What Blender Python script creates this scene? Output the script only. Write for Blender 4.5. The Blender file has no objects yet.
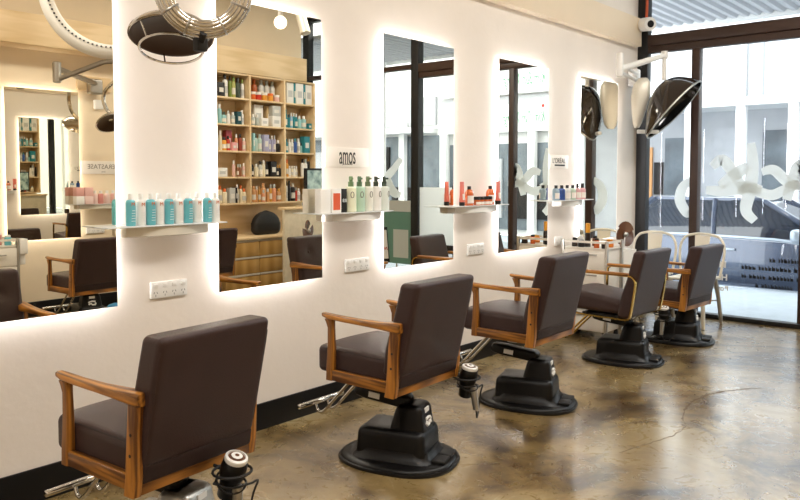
import bpy, bmesh, math, random
from mathutils import Vector, Matrix
random.seed(7)
S = bpy.context.scene
C = S.collection
PI = math.pi

# ------------------------------------------------------------------ materials
def nt(name):
    m = bpy.data.materials.new(name); m.use_nodes = True
    return m, m.node_tree.nodes, m.node_tree.links, m.node_tree.nodes['Principled BSDF']

def lin(c):
    return tuple(((v / 255) / 12.92 if v / 255 <= .04045 else ((v / 255 + .055) / 1.055) ** 2.4) for v in c[:3]) + (1,)

MC = {}
def mat(name, rgb, rough=.5, metal=0, var=.0, scale=12, bump=0, bscale=60, coat=0, trans=0, stretch=(1, 1, 1), sss=0):
    """sRGB base colour with optional noise variation (object space) and bump."""
    if name in MC: return MC[name]
    m, n, l, b = nt(name); c = lin(rgb)
    b.inputs['Base Color'].default_value = c
    b.inputs['Roughness'].default_value = rough
    b.inputs['Metallic'].default_value = metal
    b.inputs['Coat Weight'].default_value = coat
    b.inputs['Transmission Weight'].default_value = trans
    if var or bump:
        tc = n.new('ShaderNodeTexCoord'); mp = n.new('ShaderNodeMapping'); mp.inputs['Scale'].default_value = stretch
        l.new(tc.outputs['Object'], mp.inputs['Vector'])
    if var:
        no = n.new('ShaderNodeTexNoise'); no.inputs['Scale'].default_value = scale; no.inputs['Detail'].default_value = 5
        l.new(mp.outputs['Vector'], no.inputs['Vector'])
        r = n.new('ShaderNodeValToRGB')
        r.color_ramp.elements[0].position = .3; r.color_ramp.elements[1].position = .7
        r.color_ramp.elements[0].color = tuple(v * (1 - var) for v in c[:3]) + (1,)
        r.color_ramp.elements[1].color = tuple(min(1, v * (1 + var)) for v in c[:3]) + (1,)
        l.new(no.outputs['Fac'], r.inputs['Fac']); l.new(r.outputs['Color'], b.inputs['Base Color'])
    if bump:
        n2 = n.new('ShaderNodeTexNoise'); n2.inputs['Scale'].default_value = bscale; n2.inputs['Detail'].default_value = 4
        l.new(mp.outputs['Vector'], n2.inputs['Vector'])
        bp = n.new('ShaderNodeBump'); bp.inputs['Strength'].default_value = bump; bp.inputs['Distance'].default_value = .01
        l.new(n2.outputs['Fac'], bp.inputs['Height']); l.new(bp.outputs['Normal'], b.inputs['Normal'])
    MC[name] = m
    return m

def wood(name, dark, light, axis, scale=1.0, rough=.4, coat=.15):
    m, n, l, b = nt(name)
    tc = n.new('ShaderNodeTexCoord'); mp = n.new('ShaderNodeMapping')
    st = [26, 26, 26]; st[axis] = 2.2
    mp.inputs['Scale'].default_value = [v * scale for v in st]
    l.new(tc.outputs['Object'], mp.inputs['Vector'])
    no = n.new('ShaderNodeTexNoise'); no.inputs['Scale'].default_value = 1.0; no.inputs['Detail'].default_value = 6; no.inputs['Distortion'].default_value = 1.2
    l.new(mp.outputs['Vector'], no.inputs['Vector'])
    wv = n.new('ShaderNodeTexWave'); wv.inputs['Scale'].default_value = .55; wv.inputs['Distortion'].default_value = 5; wv.inputs['Detail'].default_value = 3
    l.new(mp.outputs['Vector'], wv.inputs['Vector'])
    mx = n.new('ShaderNodeMath'); mx.operation = 'MULTIPLY_ADD'; mx.inputs[1].default_value = .35
    l.new(wv.outputs['Fac'], mx.inputs[0]); l.new(no.outputs['Fac'], mx.inputs[2])
    r = n.new('ShaderNodeValToRGB')
    r.color_ramp.elements[0].position = .42; r.color_ramp.elements[0].color = lin(dark)
    r.color_ramp.elements[1].position = .85; r.color_ramp.elements[1].color = lin(light)
    l.new(mx.outputs[0], r.inputs['Fac']); l.new(r.outputs['Color'], b.inputs['Base Color'])
    b.inputs['Roughness'].default_value = rough; b.inputs['Coat Weight'].default_value = coat; b.inputs['Coat Roughness'].default_value = .25
    return m

def emis(name, rgb, strength):
    m, n, l, b = nt(name); n.remove(b)
    e = n.new('ShaderNodeEmission'); e.inputs['Color'].default_value = lin(rgb); e.inputs['Strength'].default_value = strength
    l.new(e.outputs[0], n['Material Output'].inputs['Surface'])
    return m

def pane_mat(name, tint=(1, 1, 1, 1), refl=.07, rough=0.0):
    m, n, l, b = nt(name); n.remove(b)
    t = n.new('ShaderNodeBsdfTransparent'); t.inputs['Color'].default_value = tint
    g = n.new('ShaderNodeBsdfGlossy'); g.inputs['Roughness'].default_value = rough
    f = n.new('ShaderNodeFresnel'); f.inputs['IOR'].default_value = 1.45
    mx = n.new('ShaderNodeMixShader')
    ge = n.new('ShaderNodeNewGeometry'); su = n.new('ShaderNodeMath'); su.operation = 'SUBTRACT'; su.inputs[0].default_value = 1; l.new(ge.outputs['Backfacing'], su.inputs[1])
    mu = n.new('ShaderNodeMath'); mu.operation = 'MULTIPLY'; l.new(f.outputs[0], mu.inputs[0]); l.new(su.outputs[0], mu.inputs[1])
    l.new(mu.outputs[0], mx.inputs[0]); l.new(t.outputs[0], mx.inputs[1]); l.new(g.outputs[0], mx.inputs[2])
    l.new(mx.outputs[0], n['Material Output'].inputs['Surface'])
    return m

def film(name, rgb, k=.75):
    # thin film or paper that lets daylight glow through
    m, n, l, b = nt(name); b.inputs['Base Color'].default_value = lin(rgb); b.inputs['Roughness'].default_value = .6
    tr = n.new('ShaderNodeBsdfTranslucent'); tr.inputs['Color'].default_value = lin(rgb); mx = n.new('ShaderNodeMixShader'); mx.inputs[0].default_value = k
    l.new(b.outputs[0], mx.inputs[1]); l.new(tr.outputs[0], mx.inputs[2]); l.new(mx.outputs[0], n['Material Output'].inputs['Surface'])
    return m

def floor_mat():
    m, n, l, b = nt('polished_concrete')
    tc = n.new('ShaderNodeTexCoord')
    def noise(sc, det, dist, rough=.6):
        x = n.new('ShaderNodeTexNoise'); x.inputs['Scale'].default_value = sc; x.inputs['Detail'].default_value = det
        x.inputs['Distortion'].default_value = dist; x.inputs['Roughness'].default_value = rough
        l.new(tc.outputs['Object'], x.inputs['Vector']); return x
    a = noise(1.7, 9, .9, .62)
    r = n.new('ShaderNodeValToRGB'); e = r.color_ramp.elements
    e[0].position = .34; e[0].color = lin((54, 38, 20)); e[1].position = .78; e[1].color = lin((188, 171, 132))
    q = e.new(.44); q.color = lin((114, 92, 52)); q = e.new(.56); q.color = lin((148, 126, 82))
    l.new(a.outputs['Fac'], r.inputs['Fac'])
    # pale scuffs
    s = noise(5.5, 12, 2.2, .7)
    rs = n.new('ShaderNodeValToRGB'); rs.color_ramp.elements[0].position = .60; rs.color_ramp.elements[1].position = .74
    rs.color_ramp.elements[0].color = (0, 0, 0, 1); rs.color_ramp.elements[1].color = (.55, .55, .55, 1)
    l.new(s.outputs['Fac'], rs.inputs['Fac'])
    mx = n.new('ShaderNodeMix'); mx.data_type = 'RGBA'
    l.new(rs.outputs['Color'], mx.inputs['Factor']); l.new(r.outputs['Color'], mx.inputs[6]); mx.inputs[7].default_value = lin((212, 200, 176))
    # dark stains
    d = noise(1.5, 12, 1.8, .62)
    rd = n.new('ShaderNodeValToRGB'); rd.color_ramp.elements[0].position = .52; rd.color_ramp.elements[1].position = .66
    rd.color_ramp.elements[0].color = (0, 0, 0, 1); rd.color_ramp.elements[1].color = (.75, .75, .75, 1)
    l.new(d.outputs['Fac'], rd.inputs['Fac'])
    mx2 = n.new('ShaderNodeMix'); mx2.data_type = 'RGBA'
    l.new(rd.outputs['Color'], mx2.inputs['Factor']); l.new(mx.outputs[2], mx2.inputs[6]); mx2.inputs[7].default_value = lin((66, 42, 20))
    l.new(mx2.outputs[2], b.inputs['Base Color'])
    rr = n.new('ShaderNodeMapRange'); rr.inputs['To Min'].default_value = .16; rr.inputs['To Max'].default_value = .42
    l.new(s.outputs['Fac'], rr.inputs['Value']); l.new(rr.outputs[0], b.inputs['Roughness'])
    bp = n.new('ShaderNodeBump'); bp.inputs['Strength'].default_value = .12; bp.inputs['Distance'].default_value = .02
    l.new(a.outputs['Fac'], bp.inputs['Height']); l.new(bp.outputs['Normal'], b.inputs['Normal'])
    b.inputs['Coat Weight'].default_value = 1; b.inputs['Coat IOR'].default_value = 1.65; b.inputs['Coat Roughness'].default_value = .2
    return m

M = dict(
    wall=mat('cream_plaster', (236, 227, 216), .75, var=.03, scale=3, bump=.14, bscale=22),
    wallw=mat('white_plaster', (240, 234, 224), .7, var=.02, scale=3, bump=.2, bscale=22),
    ply=wood('pale_plywood', (216, 186, 140), (234, 208, 166), 0, .35, .55, 0),
    plyd=wood('bench_plywood', (176, 134, 70), (206, 166, 98), 2, .13, .5, 0),
    black=mat('black_gloss_plinth', (10, 9, 9), .45),
    floor=floor_mat(),
    brown=mat('brown_leather', (58, 41, 39), .38, var=.10, scale=9, bump=.22, bscale=260, coat=.05),
    brownd=mat('brown_vinyl_back', (46, 31, 29), .5, var=.08, scale=9, bump=.2, bscale=300),
    piping=mat('dark_piping', (34, 24, 22), .5),
    oaky=wood('oak_along', (92, 52, 12), (192, 128, 48), 1, 1.0),
    oakz=wood('oak_up', (92, 52, 12), (188, 124, 46), 2, 1.0),
    oakx=wood('oak_across', (86, 48, 12), (176, 116, 44), 0, 1.0),
    blk=mat('black_plastic', (11, 10, 10), .36, var=.06, scale=20, bump=.04, bscale=300),
    blkm=mat('black_matte', (16, 15, 15), .6),
    chrome=mat('chrome', (215, 212, 205), .14, 1),
    steel=mat('brushed_steel', (178, 174, 166), .32, 1),
    bronze=mat('bronze_reflector', (70, 50, 34), .42, .5),
    brass=mat('brass_tube', (214, 176, 92), .22, 1),
    white=mat('white_plastic', (236, 234, 228), .35),
    sticker=mat('white_sticker', (235, 234, 230), .5),
    red=mat('red_mark', (190, 40, 36), .5),
    slot=mat('socket_slot', (120, 116, 110), .5),
    smoke=mat('smoked_brown_plastic', (34, 22, 12), .10, coat=.6),
    smokein=mat('black_gloss_inside', (14, 12, 11), .12, coat=.5),
    frame=mat('dark_bronze_aluminium', (52, 32, 22), .45),
    fblack=mat('black_frame', (14, 12, 12), .5),
    pane=pane_mat('shop_glass', (.97, .985, .985, 1)),
    frost=mat('frosted_shelf', (226, 228, 226), .3),
    acrylic=pane_mat('clear_acrylic', (.93, .95, .95, 1)),
    mirror=mat('mirror_silver', (236, 231, 218), 0.0, 1),
    led=emis('led_strip', (246, 247, 255), 32),
    globe=emis('globe_glow', (255, 246, 230), 4),
    cream_metal=mat('cream_metal', (226, 220, 204), .4, .2),
    vinyl=film('white_vinyl', (242, 244, 243)),
    vinylk=mat('black_vinyl', (6, 6, 8), .8),
    stone=mat('beige_stone', (206, 194, 170), .5, var=.1, scale=14),
    copper=mat('brown_gloss', (104, 70, 52), .2, coat=.5),
    txt=mat('sign_ink', (40, 36, 34), .6),
    txtg=mat('sign_grey', (120, 112, 102), .6),
    board=mat('sign_board', (233, 226, 214), .5),
    door=mat('white_laminate', (232, 226, 214), .45),
    cord=mat('black_cord', (14, 13, 13), .5),
    kerb=mat('pale_paving', (172, 182, 190), .8, var=.06, scale=6),
    road=mat('asphalt', (122, 124, 128), .85, var=.1, scale=9),
    fac=mat('white_facade', (222, 224, 224), .7, var=.02, scale=2),
    facg=mat('grey_facade', (172, 175, 180), .7, var=.06, scale=3),
    facd=mat('shop_dark', (92, 102, 110), .4, var=.35, scale=2),
    awn=mat('corrugated_steel', (190, 192, 196), .5),
    carb=mat('car_paint_blue', (74, 84, 104), .25, .3, coat=1),
    carw=mat('car_paint_white', (236, 238, 240), .3, coat=.6),
    carg=mat('car_window', (34, 42, 54), .05, coat=1),
    tyre=mat('tyre_rubber', (22, 22, 24), .8),
    trim=mat('light_trim', (176, 186, 198), .3, .3),
    orange=mat('orange_wood', (206, 150, 96), .6),
)

for k_ in ('blk', 'black', 'brownd', 'brown'):
    M[k_].node_tree.nodes['Principled BSDF'].inputs['Specular IOR Level'].default_value = .3

# ------------------------------------------------------------------ mesh helpers
def NB(): return bmesh.new()

def box(bm, x0, x1, y0, y1, z0, z1, mi=0, bev=0, seg=2, mtx=None):
    vs = [bm.verts.new((x, y, z)) for x in (x0, x1) for y in (y0, y1) for z in (z0, z1)]
    F = [(0, 1, 3, 2), (4, 6, 7, 5), (0, 4, 5, 1), (2, 3, 7, 6), (0, 2, 6, 4), (1, 5, 7, 3)]
    fs = [bm.faces.new([vs[i] for i in f]) for f in F]
    if mtx is not None:
        for v in vs: v.co = mtx @ v.co
    for f in fs: f.material_index = mi
    if bev:
        es = list({e for f in fs for e in f.edges})
        r = bmesh.ops.bevel(bm, geom=es, offset=bev, segments=seg, affect='EDGES', profile=.5)
        for f in r['faces']: f.material_index = mi
    return fs

def skinring(bm, rings, mi=0, closed=False, cap=True):
    """rings: list of lists of points (equal length), joined by quads"""
    R = [[bm.verts.new(p) for p in r] for r in rings]
    n = len(R[0]); out = []
    pairs = list(zip(R, R[1:])) + ([(R[-1], R[0])] if closed else [])
    for a, b in pairs:
        for i in range(n):
            j = (i + 1) % n
            f = bm.faces.new((a[i], a[j], b[j], b[i])); f.material_index = mi; out.append(f)
    if cap and not closed:
        for r in (R[0][::-1], R[-1]):
            f = bm.faces.new(r); f.material_index = mi; out.append(f)
    return out

def frames(pts, closed):
    P = [Vector(p) for p in pts]; n = len(P); T = []
    for i in range(n):
        a = P[i - 1] if (i > 0 or closed) else P[i]
        b = P[(i + 1) % n] if (i < n - 1 or closed) else P[i]
        T.append((b - a).normalized())
    u = T[0].orthogonal().normalized(); out = []
    for t in T:
        u = (u - t * u.dot(t))
        u = u.normalized() if u.length > 1e-6 else t.orthogonal().normalized()
        out.append((u.copy(), t.cross(u).normalized()))
    return P, out

def tube(bm, pts, r, n=8, closed=False, mi=0):
    P, F = frames(pts, closed)
    rr = r if isinstance(r, (list, tuple)) else [r] * len(P)
    rings = [[p + (u * math.cos(2 * PI * k / n) + v * math.sin(2 * PI * k / n)) * q for k in range(n)] for p, (u, v), q in zip(P, F, rr)]
    return skinring(bm, rings, mi, closed)

def smooth(pts, k=6, closed=False):
    """Catmull-Rom through points"""
    P = [Vector(p) for p in pts]; out = []; n = len(P)
    rng = range(n if closed else n - 1)
    for i in rng:
        g = (lambda j: P[j % n]) if closed else (lambda j: P[max(0, min(n - 1, j))])
        a, b, c, d = g(i - 1), g(i), g(i + 1), g(i + 2)
        for s in range(k):
            t = s / k
            out.append(.5 * ((2 * b) + (c - a) * t + (2 * a - 5 * b + 4 * c - d) * t * t + (3 * b - a - 3 * c + d) * t ** 3))
    if not closed: out.append(P[-1])
    return out

def lathe(bm, prof, o=(0, 0, 0), n=16, mi=0, mtx=None, cap=True, mis=None):
    """prof [(r,z)] around local Z; mtx orients"""
    mtx = mtx or Matrix.Translation(o)
    rings = [[mtx @ Vector((max(r, 1e-4) * math.cos(2 * PI * k / n), max(r, 1e-4) * math.sin(2 * PI * k / n), z)) for k in range(n)] for r, z in prof]
    fs = skinring(bm, rings, mi, False, cap)
    if mis:
        for j, q in enumerate(mis):
            for k in range(n): fs[j * n + k].material_index = q
    return fs

def rbox(bm, half, r, mtx=None, n=3, inner=4, deform=None, mi=0):
    """rounded box (cushion) with fully rounded edges of radius r"""
    def axis(h):
        i = h - r
        a = [-h + r * (1 - math.cos(PI / 2 * k / n)) for k in range(n)]
        b = [-i + 2 * i * k / inner for k in range(inner + 1)]
        return a + b + [-v for v in reversed(a)]
    A = [axis(h) for h in half]; V = {}
    def vert(p):
        key = tuple(round(c, 6) for c in p)
        if key not in V:
            q = Vector([max(-h + r, min(h - r, c)) for c, h in zip(p, half)])
            d = Vector(p) - q
            w = q + d.normalized() * r if d.length > 1e-9 else Vector(p)
            if deform: w = Vector(deform(*w))
            V[key] = bm.verts.new(mtx @ w if mtx is not None else w)
        return V[key]
    fs = []
    for ax in range(3):
        b, c = (ax + 1) % 3, (ax + 2) % 3
        for s in (-1, 1):
            for i in range(len(A[b]) - 1):
                for j in range(len(A[c]) - 1):
                    q = []
                    for (u, v) in ((i, j), (i + 1, j), (i + 1, j + 1), (i, j + 1)):
                        p = [0, 0, 0]; p[ax] = s * half[ax]; p[b] = A[b][u]; p[c] = A[c][v]; q.append(vert(p))
                    if s < 0: q.reverse()
                    try: f = bm.faces.new(q); f.material_index = mi; fs.append(f)
                    except ValueError: pass
    return fs

def prism(bm, poly, fn, t0, t1, mi=0):
    """extrude 2-D poly: fn(a,b,t) -> point"""
    return skinring(bm, [[fn(a, b, t0) for a, b in poly], [fn(a, b, t1) for a, b in poly]], mi)

def link(name, data): 
    o = bpy.data.objects.new(name, data); C.objects.link(o); return o

def obj(name, bm, mats, parent=None, angle=35, loc=None):
    me = bpy.data.meshes.new(name)
    bmesh.ops.recalc_face_normals(bm, faces=bm.faces[:])
    bm.to_mesh(me); bm.free()
    for p in me.polygons: p.use_smooth = True
    me.set_sharp_from_angle(angle=math.radians(angle))
    for m in (mats if isinstance(mats, (list, tuple)) else [mats]): me.materials.append(m)
    o = link(name, me)
    if parent is not None: o.parent = parent
    if loc: o.location = loc
    return o

def tag(o, label, cat, group=None):
    o['label'] = label; o['category'] = cat
    if group: o['group'] = group
    return o

def thing(name, label, cat, loc=(0, 0, 0), rz=0, group=None):
    o = link(name, None); o.location = loc; o.rotation_euler = (0, 0, rz); o.empty_display_size = .1
    return tag(o, label, cat, group)

def struct(name, bm, m, parent=None, angle=35):
    o = obj(name, bm, m, parent, angle)
    if parent is None: o['kind'] = 'structure'
    return o

def copy_tree(o, parent=None):
    c = o.copy(); C.objects.link(c)
    if parent is not None: c.parent = parent
    for ch in list(o.children): copy_tree(ch, c)
    return c

def text_mesh(name, s, size, m, mtx, parent, extrude=.0008, sx=1.0, align='CENTER', bold=0):
    cu = bpy.data.curves.new(name, 'FONT'); cu.body = s; cu.size = size; cu.extrude = extrude; cu.align_x = align; cu.align_y = 'CENTER'; cu.offset = bold
    t = bpy.data.objects.new(name, cu); C.objects.link(t)
    bpy.context.view_layer.update()
    dg = bpy.context.evaluated_depsgraph_get()
    me = bpy.data.meshes.new_from_object(t.evaluated_get(dg)); me.name = name
    bpy.data.objects.remove(t); bpy.data.curves.remove(cu)
    me.transform(mtx @ Matrix.Diagonal((sx, 1, 1, 1)))
    me.materials.clear(); me.materials.append(m)
    o = link(name, me)
    if parent is not None: o.parent = parent
    return o

def basis(x, y, z, o=(0, 0, 0)):
    x, y, z = Vector(x), Vector(y), Vector(z)
    m = Matrix((x, y, z)).transposed().to_4x4(); m.translation = Vector(o); return m

# reading directions
ON_LEFT = lambda o: basis((1, 0, 0), (0, 0, 1), (0, -1, 0), o)      # on the mirror wall, faces -Y
ON_RIGHT = lambda o: basis((-1, 0, 0), (0, 0, 1), (0, 1, 0), o)     # on the opposite wall, faces +Y
ON_SHOP = lambda o: basis((0, -1, 0), (0, 0, 1), (-1, 0, 0), o)     # on the shop window, read from inside
ON_SHOP_OUT = lambda o: basis((0, 1, 0), (0, 0, 1), (1, 0, 0), o)   # read from the street

# ------------------------------------------------------------------ the room
YL, YR, XS, XB, CE = 3.30, -1.21, 7.683, -2.6, 3.75      # mirror wall, opposite wall, shop window, back wall, ceiling
XE = 7.12                                                # where the opposite wall stops
YE = -2.6
b = NB(); box(b, XB - .1, XS + .06, YE - .1, YL + .1, -.12, 0); fl = struct('floor', b, M['floor'])
b = NB(); P = smooth([(5.335, 1.415, .0008), (5.21, 1.506, .0008), (5.063, 1.587, .0008), (4.906, 1.631, .0008), (4.72, 1.649, .0008), (4.505, 1.62, .0008), (4.333, 1.563, .0008), (4.218, 1.51, .0008), (4.023, 1.51, .0008), (3.839, 1.557, .0008), (3.6, 1.622, .0008)], 8)
rings = []
for i, p in enumerate(P):
    p = p + Vector((random.uniform(-.006, .006), random.uniform(-.006, .006), 0)); q = Vector((.006, .01, 0)) * random.uniform(.25, 1) * (1 if i < 50 else .5)
    rings.append([p - q, p + q, p + q - Vector((0, 0, .0016)), p - q - Vector((0, 0, .0016))])
skinring(b, rings); obj('crack', b, mat('floor_crack', (96, 78, 52), .7), fl)
b = NB(); box(b, XB - .1, XS + .06, YE - .1, YL + .1, CE, CE + .1); struct('ceiling', b, M['wallw'])
b = NB(); box(b, XB - .1, XS + .06, YL, YL + .12, 0, CE); struct('wall_left', b, M['wall'])
b = NB(); box(b, XB, XE, YR - .12, YR, 0, CE); struct('wall_right', b, mat('beige_plaster', (234, 216, 186), .75, var=.03, scale=3))
b = NB(); box(b, XB - .12, XB, YE - .1, YL, 0, CE); struct('wall_back', b, M['wall'])
b = NB(); box(b, XE - .12, XS + .06, YE - .12, YE, 0, CE); box(b, XE - .12, XE, YE, YR - .12, 0, CE); struct('wall_alcove', b, M['wall'])
b = NB(); box(b, XB, XS - .06, YL - .014, YL, 0, .15, bev=.003); struct('baseboard_left', b, M['black'])
b = NB(); box(b, XB, XE, YR, YR + .014, 0, .15, bev=.003); struct('baseboard_right', b, M['black'])
# plywood bulkheads along both walls
b = NB(); box(b, XB, 7.56, YL - .075, YL, 2.765, 3.05, bev=.004); struct('trim_1', b, mat('painted_bulkhead', (238, 218, 188), .6, var=.03, scale=2))
b = NB(); box(b, XB, 6.94, YR, YR + .30, 2.69, 2.99, bev=.004); struct('trim_2', b, M['ply'])

# shop window
win = link('window_1', None); win['kind'] = 'structure'
def bar(y0, y1, z0, z1, x0=-.05, x1=.05, m='frame', name='frame'):
    b = NB(); box(b, XS + x0, XS + x1, y0, y1, z0, z1, bev=.004); return obj(name, b, M[m], win)
bar(3.19, 3.30, 0, CE, m='fblack', name='corner_post')
bar(2.655, 2.735, .05, 2.70, name='mullion')
bar(1.65, 1.72, .05, 2.70, name='mullion')
bar(.28, .40, 0, CE, -.06, .06, m='fblack', name='post')
bar(-1.72, -1.60, 0, CE, m='fblack', name='post')
bar(.40, 3.19, 2.775, 2.885, -.06, .05, name='transom')
bar(.40, 3.19, 2.70, 2.772, -.045, .04, name='door_head')
bar(YE, .28, 2.83, 2.89, name='transom')
bar(YE, 3.19, 0, .045, m='fblack', name='sill_rail')
bar(YE, 3.19, CE - .08, CE, m='fblack', name='top_rail')
def pane(y0, y1, z0, z1):
    b = NB(); box(b, XS + .004, XS + .010, y0, y1, z0, z1); obj('glass_pane', b, M['pane'], win)
for y0, y1 in ((2.735, 3.19), (1.72, 2.655), (.40, 1.65)): pane(y0, y1, .045, 2.70)
for y0, y1 in ((-1.6, .28), (YE, -1.72)): pane(y0, y1, .045, 2.83); pane(y0, y1, 2.89, CE - .08)
pane(.40, 3.19, 2.885, CE - .08)
# hand-painted white lettering on the glass: thick brush strokes
def stroke(pts, w, name='lettering'):
    """flat brush stroke lying on the inside of the glass; pts (y,z)"""
    stroke.k = getattr(stroke, 'k', 0) + 1; xo = XS - .001 - .0012 * stroke.k
    P = smooth([(xo, y, z) for y, z in pts], 6); b = NB(); rings = []
    for i, p in enumerate(P):
        t = (P[min(i + 1, len(P) - 1)] - P[max(i - 1, 0)]).normalized(); q = Vector((0, -t.z, t.y))
        k = w * (.62 + .38 * math.sin(PI * (i + .5) / len(P))) / 2; h = Vector((.001, 0, 0))
        rings.append([p + q * k, p - q * k, p - q * k + h, p + q * k + h])
    skinring(b, rings); obj(name, b, M['vinyl'], win, 30)
for P, w in (([(2.726, 1.385), (2.816, 1.313), (2.844, 1.179), (2.781, 1.058), (2.745, 1.04)], 0.11),
             ([(2.531, 1.515), (2.437, 1.583), (2.33, 1.464), (2.225, 1.289)], 0.115), ([(2.585, 1.285), (2.402, 1.277), (2.216, 1.318), (2.062, 1.291)], 0.12),
             ([(2.451, 1.326), (2.302, 1.445), (2.193, 1.522)], 0.12), ([(2.17, 1.743), (2.148, 1.531), (2.17, 1.29), (2.202, 1.095), (2.118, 0.991)], 0.12),
             ([(2.261, 1.24), (2.207, 1.309), (1.99, 1.244), (1.869, 1.293), (1.734, 1.36)], 0.1), ([(2.065, 1.463), (1.96, 1.482), (1.836, 1.369), (1.683, 1.314)], 0.1),
             ([(1.841, 1.2), (1.762, 1.481), (1.70, 1.498), (1.66, 1.297)], 0.12), ([(.08, 1.66), (-.05, 1.52), (-.16, 1.40), (-.06, 1.22), (.07, 1.17)], .12), ([(-.16, 1.40), (-.1, 1.25), (.02, 1.17)], .14)):
    stroke(P, w)

# ------------------------------------------------------------------ back-lit mirrors
def mirror(x0, x1, z0, z1, side, label, turn=0):
    """side +1: on the mirror wall (faces -Y); -1: on the opposite wall (faces +Y)"""
    yw = YL if side > 0 else YR
    f = lambda d: yw - side * d                      # distance off the wall
    t = thing('mirror', label, 'mirror', ((x0 + x1) / 2, yw, z0), 0, 'back-lit wall mirrors')
    cx, cz = (x0 + x1) / 2, z0; t.rotation_euler = (0, 0, turn)
    def bx_(name, a, b_, c, d, d0, d1, m):
        b = NB(); y0, y1 = sorted((f(d0) - yw, f(d1) - yw)); box(b, a - cx, b_ - cx, y0, y1, c - cz, d - cz); return obj(name, b, m, t)
    bx_('mirror_glass', x0, x1, z0, z1, .026, .031, M['mirror'])
    i = .035
    bx_('back_panel', x0 + i + .012, x1 - i - .012, z0 + i + .012, z1 - i - .012, .001, .026, M['white'])
    b = NB(); y0, y1 = sorted((f(.004) - yw, f(.022) - yw))
    X0, X1, Z0, Z1 = x0 + i - cx, x1 - i - cx, z0 + i - cz, z1 - i - cz
    box(b, X0, X1, y0, y1, Z0, Z0 + .01); box(b, X0, X1, y0, y1, Z1 - .01, Z1)
    box(b, X0, X0 + .01, y0, y1, Z0 + .01, Z1 - .01); box(b, X1 - .01, X1, y0, y1, Z0 + .01, Z1 - .01)
    obj('light_strip', b, M['led'], t)
    return t
mirror(.99, 1.761, .814, 2.345, 1, 'tall back-lit mirror at the left edge, reflecting a whole salon chair')
mirror(2.325, 3.072, .814, 2.345, 1, 'tall back-lit mirror reflecting the shelves full of bottles', .0132)
mirror(3.613, 4.381, .814, 2.345, 1, 'tall back-lit mirror reflecting the green poster and glass shop front', .012)
mirror(4.967, 5.737, .814, 2.345, 1, 'tall back-lit mirror reflecting green handwriting on a sign across the street')
mirror(6.328, 7.106, .814, 2.345, 1, 'tall back-lit mirror nearest the shop window, reflecting the black dryer hood')
mirror(3.02, 3.76, .78, 2.30, -1, 'back-lit mirror on the opposite wall, seen inside the leftmost mirror')

# ------------------------------------------------------------------ power outlets
def outlet(x, z, n, w, label, side=1):
    yw = YL if side > 0 else YR; s = -side
    t = thing('power_outlet', label, 'power outlet', (x, yw, z), 0 if side > 0 else PI, 'white power outlets on the walls')
    h = .082
    b = NB(); box(b, -w / 2, w / 2, -.016, 0, -h / 2, h / 2, bev=.005); obj('cover_plate', b, M['white'], t)
    for k in range(n):
        cx = -w / 2 + w * (k + .5) / n
        b = NB(); box(b, cx - .012, cx + .012, -.021, -.015, .012, .032, bev=.002); obj('switch', b, M['white'], t)
        b = NB()
        for dx, a in ((-.008, .5), (.008, -.5), (0, 0)):
            dz = -.012 if dx else -.026
            box(b, -.0014, .0014, -.0168, -.0155, -.005, .005, mtx=Matrix.Translation((cx + dx, 0, dz)) @ Matrix.Rotation(a, 4, 'Y'))
        obj('socket', b, M['slot'], t)
outlet(2.045, .862, 4, .205, 'white four-socket power outlet under the shelf of teal bottles')
outlet(3.39, .862, 4, .215, 'white four-socket power outlet under the shelf below the amos sign')
outlet(4.69, .866, 4, .215, 'white power outlet under the shelf of orange bottles')
outlet(5.972, .845, 2, .13, 'small white power outlet beside the drawer trolley')
outlet(3.93, .85, 4, .205, 'white power outlet on the opposite wall, seen in the leftmost mirror', -1)

# ------------------------------------------------------------------ wall shelves
def shelf(x0, x1, bx0, bx1, z, label, side=1, bm_='cream_metal'):
    yw = YL if side > 0 else YR
    t = thing('wall_shelf', label, 'shelf', ((x0 + x1) / 2, yw, z), 0 if side > 0 else PI, 'glass ledges between the mirrors')
    w = x1 - x0
    b = NB(); box(b, -w / 2, w / 2, -.155, -.018, -.006, 0, bev=.002); obj('glass_top', b, M['frost'], t)
    c = (x0 + x1) / 2; a0, a1 = bx0 - c, bx1 - c
    b = NB()                                         # bowed metal bracket
    N = 16; rings = []
    for k in range(N + 1):
        u = k / N; x = a0 + (a1 - a0) * u; d = .095 + .05 * math.sin(PI * u)
        rings.append([(x, -.001, -.008), (x, -d, -.008), (x, -d, -.05), (x, -d + .02, -.055), (x, -.001, -.055)])
    skinring(b, rings); obj('bracket', b, M[bm_], t, 50)
    return t
shelf(1.654, 2.296, 1.775, 2.22, 1.191, 'glass shelf with steel bracket holding the teal and white bottles')
shelf(2.955, 3.575, 3.09, 3.52, 1.204, 'glass shelf with white bracket below the amos sign', 1, 'white')
shelf(4.19, 4.93, 4.31, 4.85, 1.207, 'glass shelf with white bracket holding orange bottles and jars', 1, 'white')
shelf(5.61, 6.36, 5.865, 6.25, 1.213, 'glass shelf with white bracket holding small dark-capped bottles', 1, 'white')
shelf(3.66, 4.28, 3.70, 4.22, 1.13, 'glass shelf on the opposite wall with pink boxes, seen in the leftmost mirror', -1)

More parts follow.
